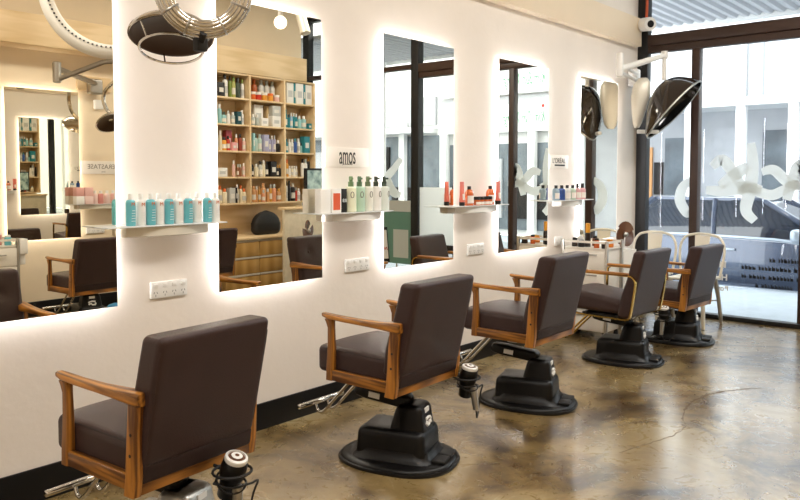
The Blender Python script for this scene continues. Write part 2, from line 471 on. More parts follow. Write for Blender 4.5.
# ------------------------------------------------------------------ signs on the wall
def sign(x0, x1, z0, z1, label, words, size, side=1, sx=1, sub=None, ink='txt', bold=0):
    yw = YL if side > 0 else YR; s = -side
    cx, cz = (x0 + x1) / 2, (z0 + z1) / 2
    t = thing('sign', label, 'sign', (cx, yw, cz), 0 if side > 0 else PI)
    w, h = (x1 - x0) / 2, (z1 - z0) / 2
    b = NB(); box(b, -w, w, -.008, 0, -h, h, bev=.002); obj('board', b, M['board'], t)
    text_mesh('lettering', words, size, M[ink], ON_LEFT((0, -.0085, .008 if sub else 0)), t, sx=sx, bold=bold)
    if sub == 'bar':
        b = NB(); box(b, -w * .45, w * .62, -.0095, -.008, -h * .62, -h * .38); obj('underline', b, M[ink], t)
    elif sub: text_mesh('lettering', sub, .018, M['txtg'], ON_LEFT((0, -.0085, -h * .68)), t)
    return t
sign(3.114, 3.50, 1.478, 1.598, 'pale wall sign reading amos in thin black letters', 'amos', .155, sx=.44, sub='professional', bold=.0005)
sign(5.80, 6.14, 1.49, 1.61, 'small pale wall sign above the dark-capped bottles', "L'ORÉAL", .062, sub='bar')
sign(3.79, 4.28, 1.447, 1.585, 'pale sign on the opposite wall, seen reversed in the leftmost mirror', 'KERASTASE', .07, side=-1, sub='PARIS', ink='txtg')

# ------------------------------------------------------------------ bottles, tubes and boxes on the wall shelves
def P_(r, h, sh=.82, neck=.35, seg=4):
    """bottle profile: body, rounded shoulder, neck"""
    a = [(r * .9, 0), (r, .004)] + [(r, h * sh)]
    for k in range(1, seg + 1):
        q = k / seg * PI / 2; a.append((r * neck + r * (1 - neck) * math.cos(q), h * sh + h * (1 - sh) * math.sin(q)))
    return a
def bottle(label, cat, loc, r, h, body, cap, cr, ch, group, sh=.86, neck=.4, lab=None, word=None, wcol='orange_ink', pump=False, name='bottle', rz=0):
    t = thing(name, label, cat, loc, rz, group)
    b = NB(); lathe(b, P_(r, h, sh, neck), n=20); obj('body', b, body, t, 40)
    b = NB()
    if pump:
        lathe(b, [(cr * 1.15, h - .001), (cr * 1.15, h + ch * .45), (cr * .8, h + ch * .5), (cr * .85, h + ch * .9), (cr * .7, h + ch)], n=14)
        box(b, -cr * .5, cr * .5, -cr * 1.9, 0, h + ch * .68, h + ch * .88, bev=.002)
        obj('pump', b, cap, t)
    else:
        lathe(b, [(cr, h - .001), (cr, h + ch - .002), (cr * .9, h + ch)], n=16); obj('cap', b, cap, t)
    if lab:
        b = NB(); n = 12; rr = r + .0006; z0, z1 = h * .15, h * .62
        for k in range(n):
            a0, a1 = [-PI / 2 + (i / n - .5) * 2.6 for i in (k, k + 1)]
            vs = [b.verts.new((rr * math.cos(a), rr * math.sin(a), z)) for a, z in ((a0, z0), (a1, z0), (a1, z1), (a0, z1))]
            b.faces.new(vs)
        bmesh.ops.remove_doubles(b, verts=b.verts[:], dist=1e-6); obj('label', b, lab, t)
    if word:
        text_mesh('lettering', word[0], word[1], word[3], ON_LEFT((0, -r - .0012, h * word[2])), t)
    return t
def carton(label, cat, loc, w, d, h, m, group, face=None, rz=0, name='carton', word=None):
    t = thing(name, label, cat, loc, rz, group)
    b = NB(); box(b, -w / 2, w / 2, -d / 2, d / 2, 0, h, bev=.0015); obj('box_body', b, m, t)
    if face:
        b = NB(); box(b, -w * .36, w * .36, -d / 2 - .001, -d / 2, h * .12, h * .82); obj('printed_panel', b, face, t)
    if word: text_mesh('lettering', word[0], word[1], word[3], ON_LEFT((0, -d / 2 - .0018, h * word[2])), t)
    return t
teal = mat('teal_bottle', (104, 188, 198), .3, coat=.2); wb = mat('white_bottle', (244, 242, 236), .3, coat=.2)
copink = mat('copper_ink', (214, 120, 66), .5); wink = mat('white_ink', (236, 244, 244), .5)
nth = ['leftmost', 'second', 'third', 'fourth', 'fifth']
for k, x in enumerate((1.799, 1.902, 2.0, 2.106, 2.217)):
    o = bottle('teal bottle with a white cap, %s from the left of five on the nearest shelf' % nth[k].replace('leftmost', 'first'), 'bottle', (x, 3.205, 1.191), .0225, .122, teal, M['white'], .010, .026, 'teal shampoo bottles', word=('M', .024, .82, copink))
    b = NB()
    for q in range(5): box(b, -.010 + q * .001, .010, -.0242, -.0232, .022 + q * .012, .0245 + q * .012)
    obj('print', b, wink, o)
for k, x in enumerate((1.853, 1.949, 2.053, 2.161, 2.268)):
    o = bottle('white bottle standing to the right of the %s teal bottle' % ('leftmost' if k == 0 else 'rightmost' if k == 4 else nth[k] + ' '.strip()), 'bottle', (x, 3.21, 1.191), .0225, .122, wb, M['white'], .011, .026, 'white shampoo bottles', word=('M', .024, .80, copink))
    b = NB()
    for q in range(4): box(b, -.009, .009, -.0242, -.0232, .022 + q * .012, .024 + q * .012)
    obj('print', b, M['sticker'], o)
# second shelf
Z2 = 1.204; ora = mat('orange_print', (226, 96, 58), .5)
carton('plain white carton at the left end of the shelf below the amos sign', 'box', (3.028, 3.22, Z2), .08, .05, .142, wb, 'cartons on the amos shelf')
carton('white carton printed in orange beside a black box', 'box', (3.118, 3.22, Z2), .078, .05, .142, wb, 'cartons on the amos shelf', ora)
carton('narrow black carton with white print beside the pump bottles', 'box', (3.184, 3.22, Z2), .04, .05, .142, M['blkm'], 'cartons on the amos shelf', None, word=('8:8', .03, .5, wink))
pcol = [('pale yellow pump bottle with a green pump', (236, 238, 208), (112, 140, 96)), ('pale green pump bottle with a dark green pump', (186, 216, 192), (92, 122, 88)),
        ('cream pump bottle with an olive pump, middle of the five', (236, 236, 224), (104, 120, 84)), ('white pump bottle with a black pump, fourth in the row', (240, 238, 232), (52, 62, 48)),
        ('pale grey pump bottle with a dark pump at the right end', (226, 234, 226), (58, 72, 58))]
for k, (lb, c1, c2) in enumerate(pcol):
    o = bottle(lb, 'bottle', (3.248 + k * .0752, 3.205, Z2), .034, .155, mat('pump_body_%s' % lb[:10], c1, .35), mat('pump_cap_%d' % k, c2, .4), .015, .062, 'pump bottles under the amos sign', sh=.93, neck=.5, pump=True, rz=-.5 + .2 * k)
    b = NB(); n = 16
    tube(b, [(.010 * math.cos(2 * PI * i / n), -.0335, .105 + .018 * math.sin(2 * PI * i / n)) for i in range(n)], .0022, 5, True); obj('printed_ring', b, M['txtg'], o)
# third shelf
Z3 = 1.207; amb = mat('amber_bottle', (206, 98, 40), .2, coat=.5); pk = mat('coral_tube', (224, 118, 100), .4); wl = mat('paper_label', (240, 232, 222), .5)
def tubeb(label, x, y, z, h, w, body, cap, group, g2=None):
    t = thing('cosmetic_tube', label, 'tube', (x, y, z), 0, group)
    b = NB(); rings = []
    for k in range(7):
        u = k / 6; zz = .028 + (h - .028) * u; a = w * (.42 + .08 * u); d = .018 * (1 - u) + .002
        rings.append([(a * math.cos(2 * PI * i / 14), d * math.sin(2 * PI * i / 14), zz) for i in range(14)])
    skinring(b, rings); obj('body', b, body, t, 50)
    b = NB(); lathe(b, [(w * .36, 0), (w * .4, .003), (w * .4, .027)], n=14); obj('cap', b, cap, t)
    b = NB(); box(b, -w * .2, w * .2, -.019, -.012, h * .25, h * .5); obj('label', b, wl, t)
    return t
tubeb('coral tube left of the orange bottles on their shelf', 4.392, 3.205, Z3, .175, .05, pk, M['blkm'], 'coral tubes')
bottle('orange bottle with a black cap left of the small jars', 'bottle', (4.482, 3.205, Z3), .033, .118, amb, M['blkm'], .014, .024, 'orange bottles', sh=.62, neck=.42, lab=wl)
for k in range(4):
    bottle('small orange jar with a black lid, %s of four in a row' % ('leftmost', 'second', 'third', 'rightmost')[k], 'jar', (4.555 + k * .054, 3.185 + .004 * (k % 2), Z3), .025, .042, amb, M['blkm'], .0255, .022, 'orange jars', sh=.98, neck=.95, lab=wl, name='jar')
bottle('orange bottle with a black cap right of the small jars', 'bottle', (4.770, 3.215, Z3), .033, .118, amb, M['blkm'], .014, .024, 'orange bottles', sh=.62, neck=.42, lab=wl)
tubeb('coral tube at the right end of the orange-bottle shelf', 4.862, 3.205, Z3, .178, .058, pk, M['blkm'], 'coral tubes')
# fourth shelf
Z4 = 1.213
for k, (c1, x, lb) in enumerate((((150, 174, 190), 5.765, 'grey blue bottle with a dark cap, first on the far shelf'),
        ((46, 74, 138), 5.865, 'dark blue bottle with a dark cap on the far shelf'), ((224, 222, 216), 5.965, 'white bottle with a dark cap beside the dark blue bottle'),
        ((190, 206, 186), 6.065, 'pale green bottle with a dark cap next to the pink bottles'), ((226, 176, 176), 6.16, 'pink bottle with a dark cap, left of two'), ((222, 162, 160), 6.25, 'pink bottle with a dark cap, at the right end'))):
    bottle(lb, 'bottle', (x, 3.205, Z4), .031, .105, mat('far_bottle_%s' % lb[:9], c1, .25, coat=.3), M['blkm'], .014, .026 + (.014 if k > 3 else 0), 'dark-capped bottles on the far shelf', sh=.8, neck=.4, lab=wl if k != 1 else None)
# opposite shelf (seen in the leftmost mirror)
Z5 = 1.13; ro = mat('rose_carton', (232, 184, 176), .5); ro2 = mat('pale_rose', (238, 208, 200), .5); rod = mat('rose_bottle', (222, 150, 142), .3, coat=.3)
yo = YR + .12
def oc(label, x, z, w, h, m): return carton(label, 'box', (x, yo, z), w, .08, h, m, 'pink cartons on the opposite shelf', rz=PI)
oc('white carton at the left end of the mirrored pink shelf', 3.70, Z5, .085, .085, wb)
oc('dusty pink carton stacked on the white carton in the mirror', 3.70, Z5 + .0855, .085, .09, mat('dusty_rose', (228, 172, 162), .5))
oc('pale pink low carton standing second on the mirrored shelf', 3.795, Z5, .09, .085, ro2)
oc('light pink carton stacked on the pale pink low carton', 3.795, Z5 + .0855, .09, .09, ro)
for k, (x, c, lb) in enumerate(((3.875, ro2, 'pale rose bottle left of the deeper pink bottle in the mirror'), (3.94, rod, 'deeper pink bottle on the mirrored shelf'), (4.01, ro2, 'pale rose bottle right of the deeper pink bottle in the mirror'), (4.08, ro, 'rose bottle beside the teal bottle in the mirror'))):
    bottle(lb, 'bottle', (x, yo, Z5), .029, .11, c, M['white'], .016, .03, 'rose bottles on the opposite shelf', name='bottle')
bottle('tall teal bottle at the end of the mirrored pink shelf', 'bottle', (4.15, yo, Z5), .028, .15, teal, M['white'], .014, .03, 'rose bottles on the opposite shelf')

# ------------------------------------------------------------------ salon chairs
def leg_loft(sec, axis_ring):
    b = NB(); skinring(b, [axis_ring(*s) for s in sec]); return b
def rect_ring(cx, cy, z, hx, hy, r=.3):
    """rounded rectangle ring in the XY plane"""
    pts = []
    rx, ry = hx * r, hy * r
    for (sx, sy, a0) in ((1, 1, 0), (-1, 1, PI / 2), (-1, -1, PI), (1, -1, 1.5 * PI)):
        for k in range(4):
            a = a0 + PI / 2 * k / 3
            pts.append((cx + sx * (hx - rx) + rx * math.cos(a), cy + sy * (hy - ry) + ry * math.sin(a), z))
    return pts
def yz_ring(y, x, z, hx, hz, r=.5):
    return [(x + a, y, z + c) for a, c, _ in rect_ring(0, 0, 0, hx, hz, r)]

def back_cushion(parent, z0, z1, hw, y_of, thick, buttons):
    """leaning upholstered back: y_of(z) = rear face"""
    h = (z1 - z0) / 2; zc = (z0 + z1) / 2
    b = NB()
    def df(x, y, z):
        zz = zc + z
        yy = y + thick / 2
        bulge = .028 * math.exp(-((zz - (z0 + .13)) / .13) ** 2) * max(0, y / (thick / 2)) * (1 - (x / hw) ** 4 * .5)
        if buttons and y > 0:
            for bx_ in (-.11, .11):
                d = math.hypot(x - bx_, zz - (z0 + .33)); bulge -= .018 * math.exp(-(d / .035) ** 2)
        top = max(0, (zz - z1 + .1) / .1)
        return (x * (1 - .015 * top), y_of(zz) + yy + bulge, zz)
    rbox(b, (hw, thick / 2, h), .024, n=5, inner=24, deform=df)
    o = obj('backrest', b, M['brown'], parent, 60)
    # piping round the side edges
    for s in (-1, 1):
        zs = [z0 + .05 + (z1 - z0 - .10) * k / 14 for k in range(15)]; e = .0075; b = NB()
        x_ = lambda z: s * (hw - e) * (1 - .015 * max(0, (z - z1 + .1) / .1))
        tube(b, [(x_(z), y_of(z) + e, z) for z in zs], .0032, 6); obj('piping', b, M['brown'], o)
    if buttons:
        for bx_ in (-.11, .11):
            b = NB(); lathe(b, [(.011, 0), (.012, .003), (.008, .007), (.002, .008)], n=12, mtx=Matrix.Translation((bx_, y_of(z0 + .33) + thick - .016, z0 + .33)) @ Matrix.Rotation(-PI / 2, 4, 'X'))
            obj('button', b, M['brown'], o)
    return o

BASE_RZ = .30
def chair_base(t, top='blk'):
    """black pump base: skirted plate, hump, tower, swing arm"""
    R = Matrix.Translation((-.005, -.07, 0)) @ Matrix.Rotation(BASE_RZ, 4, 'Z')
    def egg(s, z, n=40):
        pts = []
        for k in range(n):
            a = 2 * PI * k / n; c, q = math.cos(a), math.sin(a)
            e = .82
            x = .235 * s * math.copysign(abs(c) ** e, c); y = .305 * s * math.copysign(abs(q) ** e, q)
            pts.append(R @ Vector((x * (1 - .10 * (y / .305)), y, z)))
        return pts
    b = NB(); skinring(b, [egg(1.0, 0), egg(1.01, .008), egg(1.0, .016), egg(.965, .018), egg(.955, .026), egg(.92, .032), egg(.80, .036)])
    bp = obj('base_plate', b, M['blk'], t, 40)
    b = NB()
    for k in range(36):                                             # rubber lip ribs
        a = 2 * PI * k / 36
    rbox(b, (.135, .185, .075), .035, mtx=R @ Matrix.Translation((0, .0, .105)), n=4, inner=4,
         deform=lambda x, y, z: (x * (1 - .10 * (z + .075) / .15), y * (1 - .05 * (z + .075) / .15), z))
    rbox(b, (.112, .115, .12), .03, mtx=R @ Matrix.Translation((0, -.067, .175)), n=4, inner=4,
         deform=lambda x, y, z: (x * (1 - .30 * (z + .12) / .24), y + (-.065 if y > 0 else .035) * (z + .12) / .24, z))
    # foot flare at the bottom of the cover
    skinring(b, [[R @ Vector(p) for p in rect_ring(0, -.005, z, hx, hy, .35)] for z, hx, hy in ((.034, .16, .21), (.046, .149, .199), (.062, .137, .187), (.08, .132, .182))])
    ho = obj('pump_housing', b, M['blk'], t, 45)
    b = NB(); box(b, -.026, .026, -.1545, -.146, .255, .277, mtx=R @ Matrix.Translation((0, -.0005, 0))); obj('sticker', b, M['sticker'], ho)
    b = NB()                                                        # white hook-shaped mark
    def mk(pts): tube(b, [R @ Vector((x * 1.1, -.1615 + .14 * (z - .21), z)) for x, z in pts], .0075, 6)
    mk([(-.022, .214), (-.030, .205), (-.024, .195), (.0, .196), (.006, .206), (.022, .207), (.028, .197)]); mk([(-.026, .226), (.0, .229), (.024, .224), (.030, .214)])
    obj('white_mark', b, M['sticker'], ho)
    for s in (-1, 1):
        b = NB(); rbox(b, (.045, .034, .008), .006, mtx=R @ Matrix.Translation((s * .05, -.243, .043)), n=2, inner=2); obj('pedal', b, M['blkm'], t)
    b = NB(); box(b, .155, .20, -.02, .02, .03, .05, bev=.006, mtx=R); box(b, .17, .21, -.012, .012, .045, .075, bev=.005, mtx=R); obj('pedal_lever', b, M['blkm'], t)
    # swing arm from the tower up to the seat
    b = NB()
    A = R @ Vector((0, -.05, .30)); Bp = R @ Vector((0, .21, .335))
    d = (Bp - A).normalized(); side = Vector((-d.y, d.x, 0)).normalized(); up = d.cross(side) * -1
    if up.z < 0: up = -up
    rings = []
    for u, w, h in ((-.08, .035, .02), (0, .055, .032), (.3, .05, .032), (.8, .048, .032), (1, .04, .028), (1.06, .03, .02)):
        c = A + (Bp - A) * u
        rings.append([c + side * a + up * e for a, e, _ in rect_ring(0, 0, 0, w, h, .4)])
    skinring(b, rings); ar = obj('swing_arm', b, M['blk'], t, 45)
    b = NB(); c = A + (Bp - A) * .62
    box(b, -.03, .03, -.0015, .0015, -.014, .014, mtx=Matrix.Translation(c - side * -.0505) @ basis(d, -side, up).to_3x3().to_4x4()); 
    obj('sticker', b, M['sticker'], ar)
    b = NB(); c = A + (Bp - A) * .62
    box(b, -.03, .03, -.0015, .0015, -.014, .014, mtx=Matrix.Translation(c - side * .0505) @ basis(d, -side, up).to_3x3().to_4x4()); 
    obj('sticker', b, M['sticker'], ar)
    b = NB(); lathe(b, [(.045, .318), (.045, .34), (.03, .342), (.03, .365)], o=(0, .03, 0), n=20); obj('seat_column', b, M['steel'], t)

def footrest(t, m='chrome', zt=.375):
    b = NB()
    for s in (-.045, .045):
        tube(b, smooth([(s, .13, zt), (s, .18, zt - .02), (s, .30, .235), (s, .41, .125), (s, .455, .115), (s, .475, .15)], 6), .0085, 8)
    tube(b, [(-.17, .475, .16), (-.168, .475, .16), (.168, .475, .16), (.17, .475, .16)], [.012, .014, .014, .012], 10)
    obj('footrest', b, M[m], t, 60)

def wood_chair(label, group):
    t = thing('salon_chair', label, 'chair', (0, 0, 0), 0, group)
    yo_ = lambda z: -.268 - .235 * max(0, z - .44) + .0
    # seat cushion
    b = NB()
    def sd(x, y, z):
        k = (1 - (x / .235) ** 2) * (1 - ((y - .02) / .28) ** 2)
        return (x, y + .0, z + (.020 * max(0, k) if z > 0 else 0) + (.012 * y if z > 0 else 0))
    rbox(b, (.2345, .255, .066), .03, mtx=Matrix.Translation((0, .02, .468)), n=4, inner=10, deform=sd)
    se = obj('seat', b, M['brown'], t, 60)
    b = NB(); tube(b, [(s * .226, y, .523 + .012 * (y - .02)) for s, y in ((-1, -.2), (-1, .24), (-.9, .262), (.9, .262), (1, .24), (1, -.2))], .0035, 6); obj('piping', b, M['piping'], se)
    back_cushion(t, .45, .898, .241, yo_, .112, True)
    b = NB(); rbox(b, (.238, .034, .036), .014, mtx=Matrix.Translation((0, -.232, .437)) @ Matrix.Rotation(.18, 4, 'X'), n=3, inner=3); obj('lower_back_band', b, M['brownd'], t, 60)
    for s in (-1, 1):
        xo = s * .25
        b = NB(); skinring(b, [rect_ring(xo, y, z, hx, hy, .35) for y, z, hx, hy in ((.162, .379, .017, .021), (.160, .43, .017, .021), (.155, .56, .0145, .018), (.157, .64, .0135, .016), (.163, .668, .015, .021), (.166, .682, .017, .026))]); obj('front_post', b, M['oakz'], t)
        b = NB(); skinring(b, [rect_ring(xo, y, z, hx, hy, .3) for y, z, hx, hy in ((-.222, .36, .017, .028), (-.232, .42, .017, .028), (-.240, .56, .016, .026), (-.249, .65, .016, .026), (-.251, .672, .016, .026))]); rp = obj('rear_post', b, M['oakz'], t)
        for zz, yy in ((.50, -.236), (.57, -.241)):
            b = NB(); lathe(b, [(.006, 0), (.006, .002), (.003, .003)], n=10, mtx=Matrix.Translation((s * (.25 + .0155), yy, zz)) @ Matrix.Rotation(s * PI / 2, 4, 'Y')); obj('screw_cap', b, M['piping'], rp)
        b = NB(); secs = []
        for y, xi, xw, z, hz in ((.214, .251, .008, .703, .006), (.206, .251, .016, .701, .010), (.17, .25, .021, .696, .013), (.08, .249, .023, .692, .013), (-.05, .246, .026, .690, .014), (-.15, .243, .031, .690, .017), (-.22, .242, .032, .690, .022), (-.276, .243, .030, .690, .024), (-.286, .244, .027, .690, .021)):
            secs.append(yz_ring(y, s * xi, z, xw, hz, .6))
        skinring(b, secs); obj('armrest', b, M['oaky'], t, 50)
        b = NB(); box(b, xo - .014, xo + .014, -.215, .162, .379, .432, bev=.004); obj('side_rail', b, M['oaky'], t)
    b = NB(); box(b, -.238, .238, -.252, -.226, .362, .410, bev=.004); obj('rear_rail', b, M['oakx'], t)
    b = NB(); box(b, -.238, .238, .150, .174, .382, .428, bev=.004); obj('front_rail', b, M['oakx'], t)
    b = NB(); box(b, -.15, .15, -.17, .14, .355, .385, bev=.006); box(b, -.2, .2, -.03, .03, .37, .40, bev=.004); obj('seat_mount', b, M['blkm'], t)
    footrest(t); chair_base(t)
    return t

def tube_chair(label, group):
    t = thing('salon_chair', label, 'chair', (0, 0, 0), 0, group)
    yo_ = lambda z: -.235 - .235 * (z - .37)
    b = NB()
    rbox(b, (.226, .262, .062), .034, mtx=Matrix.Translation((0, .02, .455)), n=4, inner=10,
         deform=lambda x, y, z: (x, y, z + (.016 * (1 - (x / .23) ** 2) if z > 0 else 0) + (.03 * (y / .26) if z > 0 else 0)))
    se = obj('seat', b, M['brown'], t, 60)
    back_cushion(t, .37, .875, .237, yo_, .095, False)
    for s in (-1, 1):
        x = s * .25
        path = [(x, .20, .372), (x, -.18, .365), (x, -.225, .37), (x, -.252, .40), (x, -.285, .60), (x, -.285, .655), (x, -.26, .685), (x, -.20, .69), (x, .14, .69), (x, .185, .68), (x, .20, .645), (x, .205, .42), (x, .20, .372)]
        b = NB(); P = smooth(path[:-1], 5, True)
        rings = []
        for i, p in enumerate(P):
            a, c = P[i - 1], P[(i + 1) % len(P)]; tn = (c - a).normalized(); nn = Vector((0, -tn.z, tn.y))
            rings.append([p + Vector((ex, 0, 0)) + nn * en for ex, en in ((-.011, -.005), (.011, -.005), (.011, .005), (-.011, .005))])
        skinring(b, rings, closed=True); obj('arm_frame', b, M['brass'], t, 40)
        b = NB(); skinring(b, [yz_ring(y, x, .700, w, h, .6) for y, w, h in ((.20, .016, .008), (.19, .021, .012), (.05, .023, .013), (-.12, .023, .013), (-.225, .021, .012), (-.235, .015, .008))]); obj('armrest', b, M['oaky'], t, 50)
    b = NB(); box(b, -.24, .24, -.15, -.12, .362, .385, bev=.003); box(b, -.24, .24, .12, .15, .362, .385, bev=.003); box(b, -.15, .15, -.15, .15, .352, .37, bev=.003); obj('seat_mount', b, M['blkm'], t)
    footrest(t, 'brass', .37); chair_base(t)
    return t
LOW = {'base_plate', 'pump_housing', 'pedal', 'pedal_lever', 'swing_arm'}
def lift(t, dz):
    for c in t.children:
        if c.name.split('.')[0] not in LOW: c.location.z = dz
G_CH = 'brown salon chairs along the mirrors'
proto = wood_chair('brown leather salon chair with oak arms nearest the camera, at the left', G_CH)
spots = [(1.479, 2.487, .084, .010, None),
         (2.805, 2.506, .04, .034, 'brown oak-armed salon chair, second from the camera, black base fully in view'),
         (4.04, 2.502, .027, .055, 'brown oak-armed salon chair, third from the camera, in front of the mirror with handwriting'),
         (6.45, 2.46, -.07, -.055, 'brown oak-armed salon chair farthest away, in front of the metal chairs'),
         (4.97, -.56, PI + .05, -.05, 'brown oak-armed salon chair at the opposite wall, its edge seen in the second mirror'),
         (3.468, -.551, PI - .062, -.06, 'brown oak-armed salon chair at the opposite wall, seen only in the leftmost mirror')]
for i, (x, y, r, dz, lb) in enumerate(spots):
    o = proto if i == 0 else copy_tree(proto)
    if lb: o['label'] = lb
    if i >= 4: o['group'] = 'salon chairs at the opposite wall'
    o.location = (x, y, 0); o.rotation_euler = (0, 0, r); lift(o, dz)
for c in proto.children:
    if c.name.split('.')[0] == 'pump_housing':
        c.material_slots[0].link = 'OBJECT'; c.material_slots[0].material = mat('silver_cover', (186, 184, 178), .35, .7); c['label'] = 'silver pump cover'
o = tube_chair('brown salon chair with a brass tube frame, fourth from the camera', G_CH)
o.location = (5.47, 2.515, 0); o.rotation_euler = (0, 0, -.05)

# ------------------------------------------------------------------ hair dryers hanging from the chairs
def hair_dryer(label, loc, rz, tilt, s=1.0, silver=True):
    t = thing('hair_dryer', label, 'hair dryer', loc, rz, 'hair dryers hung behind the chairs'); t.rotation_euler = (tilt, 0, rz)
    hs = M['steel'] if silver else M['blk']
    b = NB(); lathe(b, [(.030, -.125), (.034, -.12), (.036, -.07), (.046, -.03), (.047, .0), (.043, .022), (.036, .03)], n=24); bo = obj('barrel', b, M['blk'], t, 50)
    b = NB(); lathe(b, [(.040, .024), (.042, .03), (.040, .040), (.032, .044), (.031, .038), (.022, .039), (.020, .045), (.008, .047), (.002, .046)], n=28, mis=[1, 1, 1, 1, 0, 0, 1, 0]); obj('intake_grille', b, [M['copper'], M['white']], t, 40)
    b = NB(); rings = []
    for k in range(9):
        u = k / 8; c = Vector((.0, -.035 - .045 * u, -.055 - .115 * u))
        rings.append([c + Vector((a, e, 0)) for a, e, _ in rect_ring(0, 0, 0, .017 - .003 * u, .02 - .004 * u, .7)])
    skinring(b, rings); obj('handle', b, hs, t, 60)
    b = NB()                                                       # cord wound round the barrel and hanging in a loop
    pts = []
    for k in range(40):
        a = 2 * PI * k / 16; pts.append((.053 * math.cos(a), .053 * math.sin(a) - .004, -.045 - .03 * k / 40 + .008 * math.sin(a * 1.7)))
    pts += [(.06, -.03, -.08), (.10, -.04, -.07), (.095, -.04, -.12), (.085, -.05, -.18), (.05, -.07, -.225), (.015, -.082, -.21), (.0, -.08, -.17)]
    tube(b, smooth(pts, 3), .0042, 6); obj('cord', b, M['cord'], t)
    return t
def dryer_holder(label, loc, rz, reach):
    t = thing('dryer_holder', label, 'dryer holder', loc, rz, 'wire dryer holders on the chair backs')
    b = NB(); n = 20
    tube(b, [(.068 * math.cos(2 * PI * k / n), .068 * math.sin(2 * PI * k / n), 0) for k in range(n)], .005, 6, True)
    obj('ring', b, M['blkm'], t)
    b = NB(); tube(b, [(0, .068, 0), (0, reach * .6, -.004), (0, reach, .0)], .006, 6); obj('arm', b, M['blkm'], t)
    return t
for (x, y, z, rz, tl, lb, reach) in ((1.575, 2.135, .40, .1, .35, 'black hair dryer with a steel handle behind the nearest chair', .10), (3.115, 2.225, .405, .1, .2, 'black hair dryer behind the second chair, its cord in a loop', .06),
                          (6.115, 2.38, .295, -PI / 2, .2, 'black hair dryer hanging under the side of the farthest chair', .075)):
    hair_dryer(lb, (x, y, z), rz, tl)
    dryer_holder('wire holder carrying the ' + lb.replace('black ', '').split(',')[0], (x, y + .012, z - .02), rz, reach)

# ------------------------------------------------------------------ wall-arm hood dryer by the shop window
RT, FW, UP = Vector((.6542, -.7555, .03)).normalized(), Vector((.7555, .6542, -.049)).normalized(), Vector((0, 0, 1))
t = thing('hood_dryer', 'black hood dryer on a white wall arm beside the shop window', 'hair dryer', (7.2, YL - .04, 2.44))
O = Vector(t.location)
def L_(p): return Vector(p) - O
b = NB(); rbox(b, (.055, .05, .09), .02, mtx=Matrix.Translation(L_((7.42, 3.24, 2.43))), n=3, inner=2); obj('wall_bracket', b, M['white'], t)
b = NB(); lathe(b, [(.028, -.11), (.034, -.10), (.034, .10), (.028, .11)], n=16, mtx=Matrix.Translation(L_((6.66, 3.05, 2.46)))); obj('arm_joint', b, M['white'], t)
b = NB()
for dz in (-.035, .035): tube(b, [L_((7.40, 3.20, 2.43 + dz)), L_((6.66, 3.05, 2.43 + dz))], .018, 8)
obj('lower_arm', b, M['white'], t)
b = NB(); rings = []
a_, c_ = L_((6.66, 3.05, 2.42)), L_((7.25, 2.86, 2.60))
tube(b, [a_, c_], [.032, .026], 10); lathe(b, [(.03, -.03), (.035, -.02), (.035, .03), (.028, .04)], n=12, mtx=Matrix.Translation(c_)); obj('upper_arm', b, M['white'], t)
b = NB(); tube(b, [c_, L_((7.25, 2.86, 2.36))], .022, 10); obj('drop_tube', b, M['white'], t)
b = NB(); tube(b, smooth([L_(p) for p in ((7.42, 3.22, 2.36), (7.44, 3.2, 2.26), (7.46, 3.2, 2.15), (7.38, 3.2, 2.11), (7.34, 3.2, 2.19), (7.40, 3.2, 2.27))], 5), .012, 6); obj('cable', b, M['white'], t)
b = NB(); rbox(b, (.03, .02, .012), .008, mtx=Matrix.Translation(L_((7.3, 3.14, 2.53))) @ Matrix.Rotation(.6, 4, 'Y'), n=2, inner=2); obj('arm_handle', b, M['blkm'], t)
Hc = Vector((7.26, 2.785, 2.03)); N_ = (RT * .70 - UP * .56 - FW * .42).normalized()
La = (RT * .64 + UP * .77); La = (La - N_ * La.dot(N_)).normalized(); Sx = N_.cross(La).normalized()
def hood_shell(ex, off):
    b = NB(); rings = []; nu, nv = 40, 12
    for j in range(nv):
        ph = PI / 2 * j / nv
        rad, dep = math.cos(ph), math.sin(ph)
        rings.append([L_(Hc + La * (.36 + ex) * rad * math.cos(2 * PI * k / nu) * (1 + .12 * math.cos(2 * PI * k / nu)) + Sx * (.215 + ex) * rad * math.sin(2 * PI * k / nu) * (1 + .28 * math.cos(2 * PI * k / nu)) - N_ * ((.25 + ex) * dep * (1 + .4 * rad * math.cos(2 * PI * k / nu)) - off * (rad ** 6) * math.cos(2 * PI * k / nu))) for k in range(nu)])
    return b, rings
b, r1 = hood_shell(0, .05); _, r2 = hood_shell(-.008, .05); _.free()
skinring(b, r1, 0, cap=False); b.faces.new([b.verts.new(p) for p in r1[-1]])
fs = skinring(b, r2, 1, cap=False); f = b.faces.new([b.verts.new(p) for p in r2[-1]]); f.material_index = 1
bmesh.ops.remove_doubles(b, verts=b.verts[:], dist=1e-5)
me = bpy.data.meshes.new('hood'); b.to_mesh(me); b.free()
for p in me.polygons: p.use_smooth = True
me.materials.append(M['smoke']); me.materials.append(M['smokein']); ho = link('hood', me); ho.parent = t
b = NB(); tube(b, r1[0], .009, 6, True); obj('hood_rim', b, M['steel'], ho)
b = NB()
pole = Hc - N_ * .20
cs = []
for u, w, d in ((-.22, .02, .03), (-.18, .035, .06), (-.05, .06, .08), (.1, .085, .09), (.22, .075, .08), (.27, .04, .05)):
    c = L_(pole - RT * .05 + UP * u + RT * (-.05 + .10 * u) + FW * .13)
    cs.append([c + RT * a + FW * e for a, e, _q in rect_ring(0, 0, 0, w, d, .6)])
skinring(b, cs); obj('motor_casing', b, M['cream_metal'], t, 60)
b = NB(); tube(b, [L_(pole - RT * .16 - UP * .27), L_(pole + RT * .05 - UP * .28)], .02, 8); obj('casing_clip', b, M['white'], t)

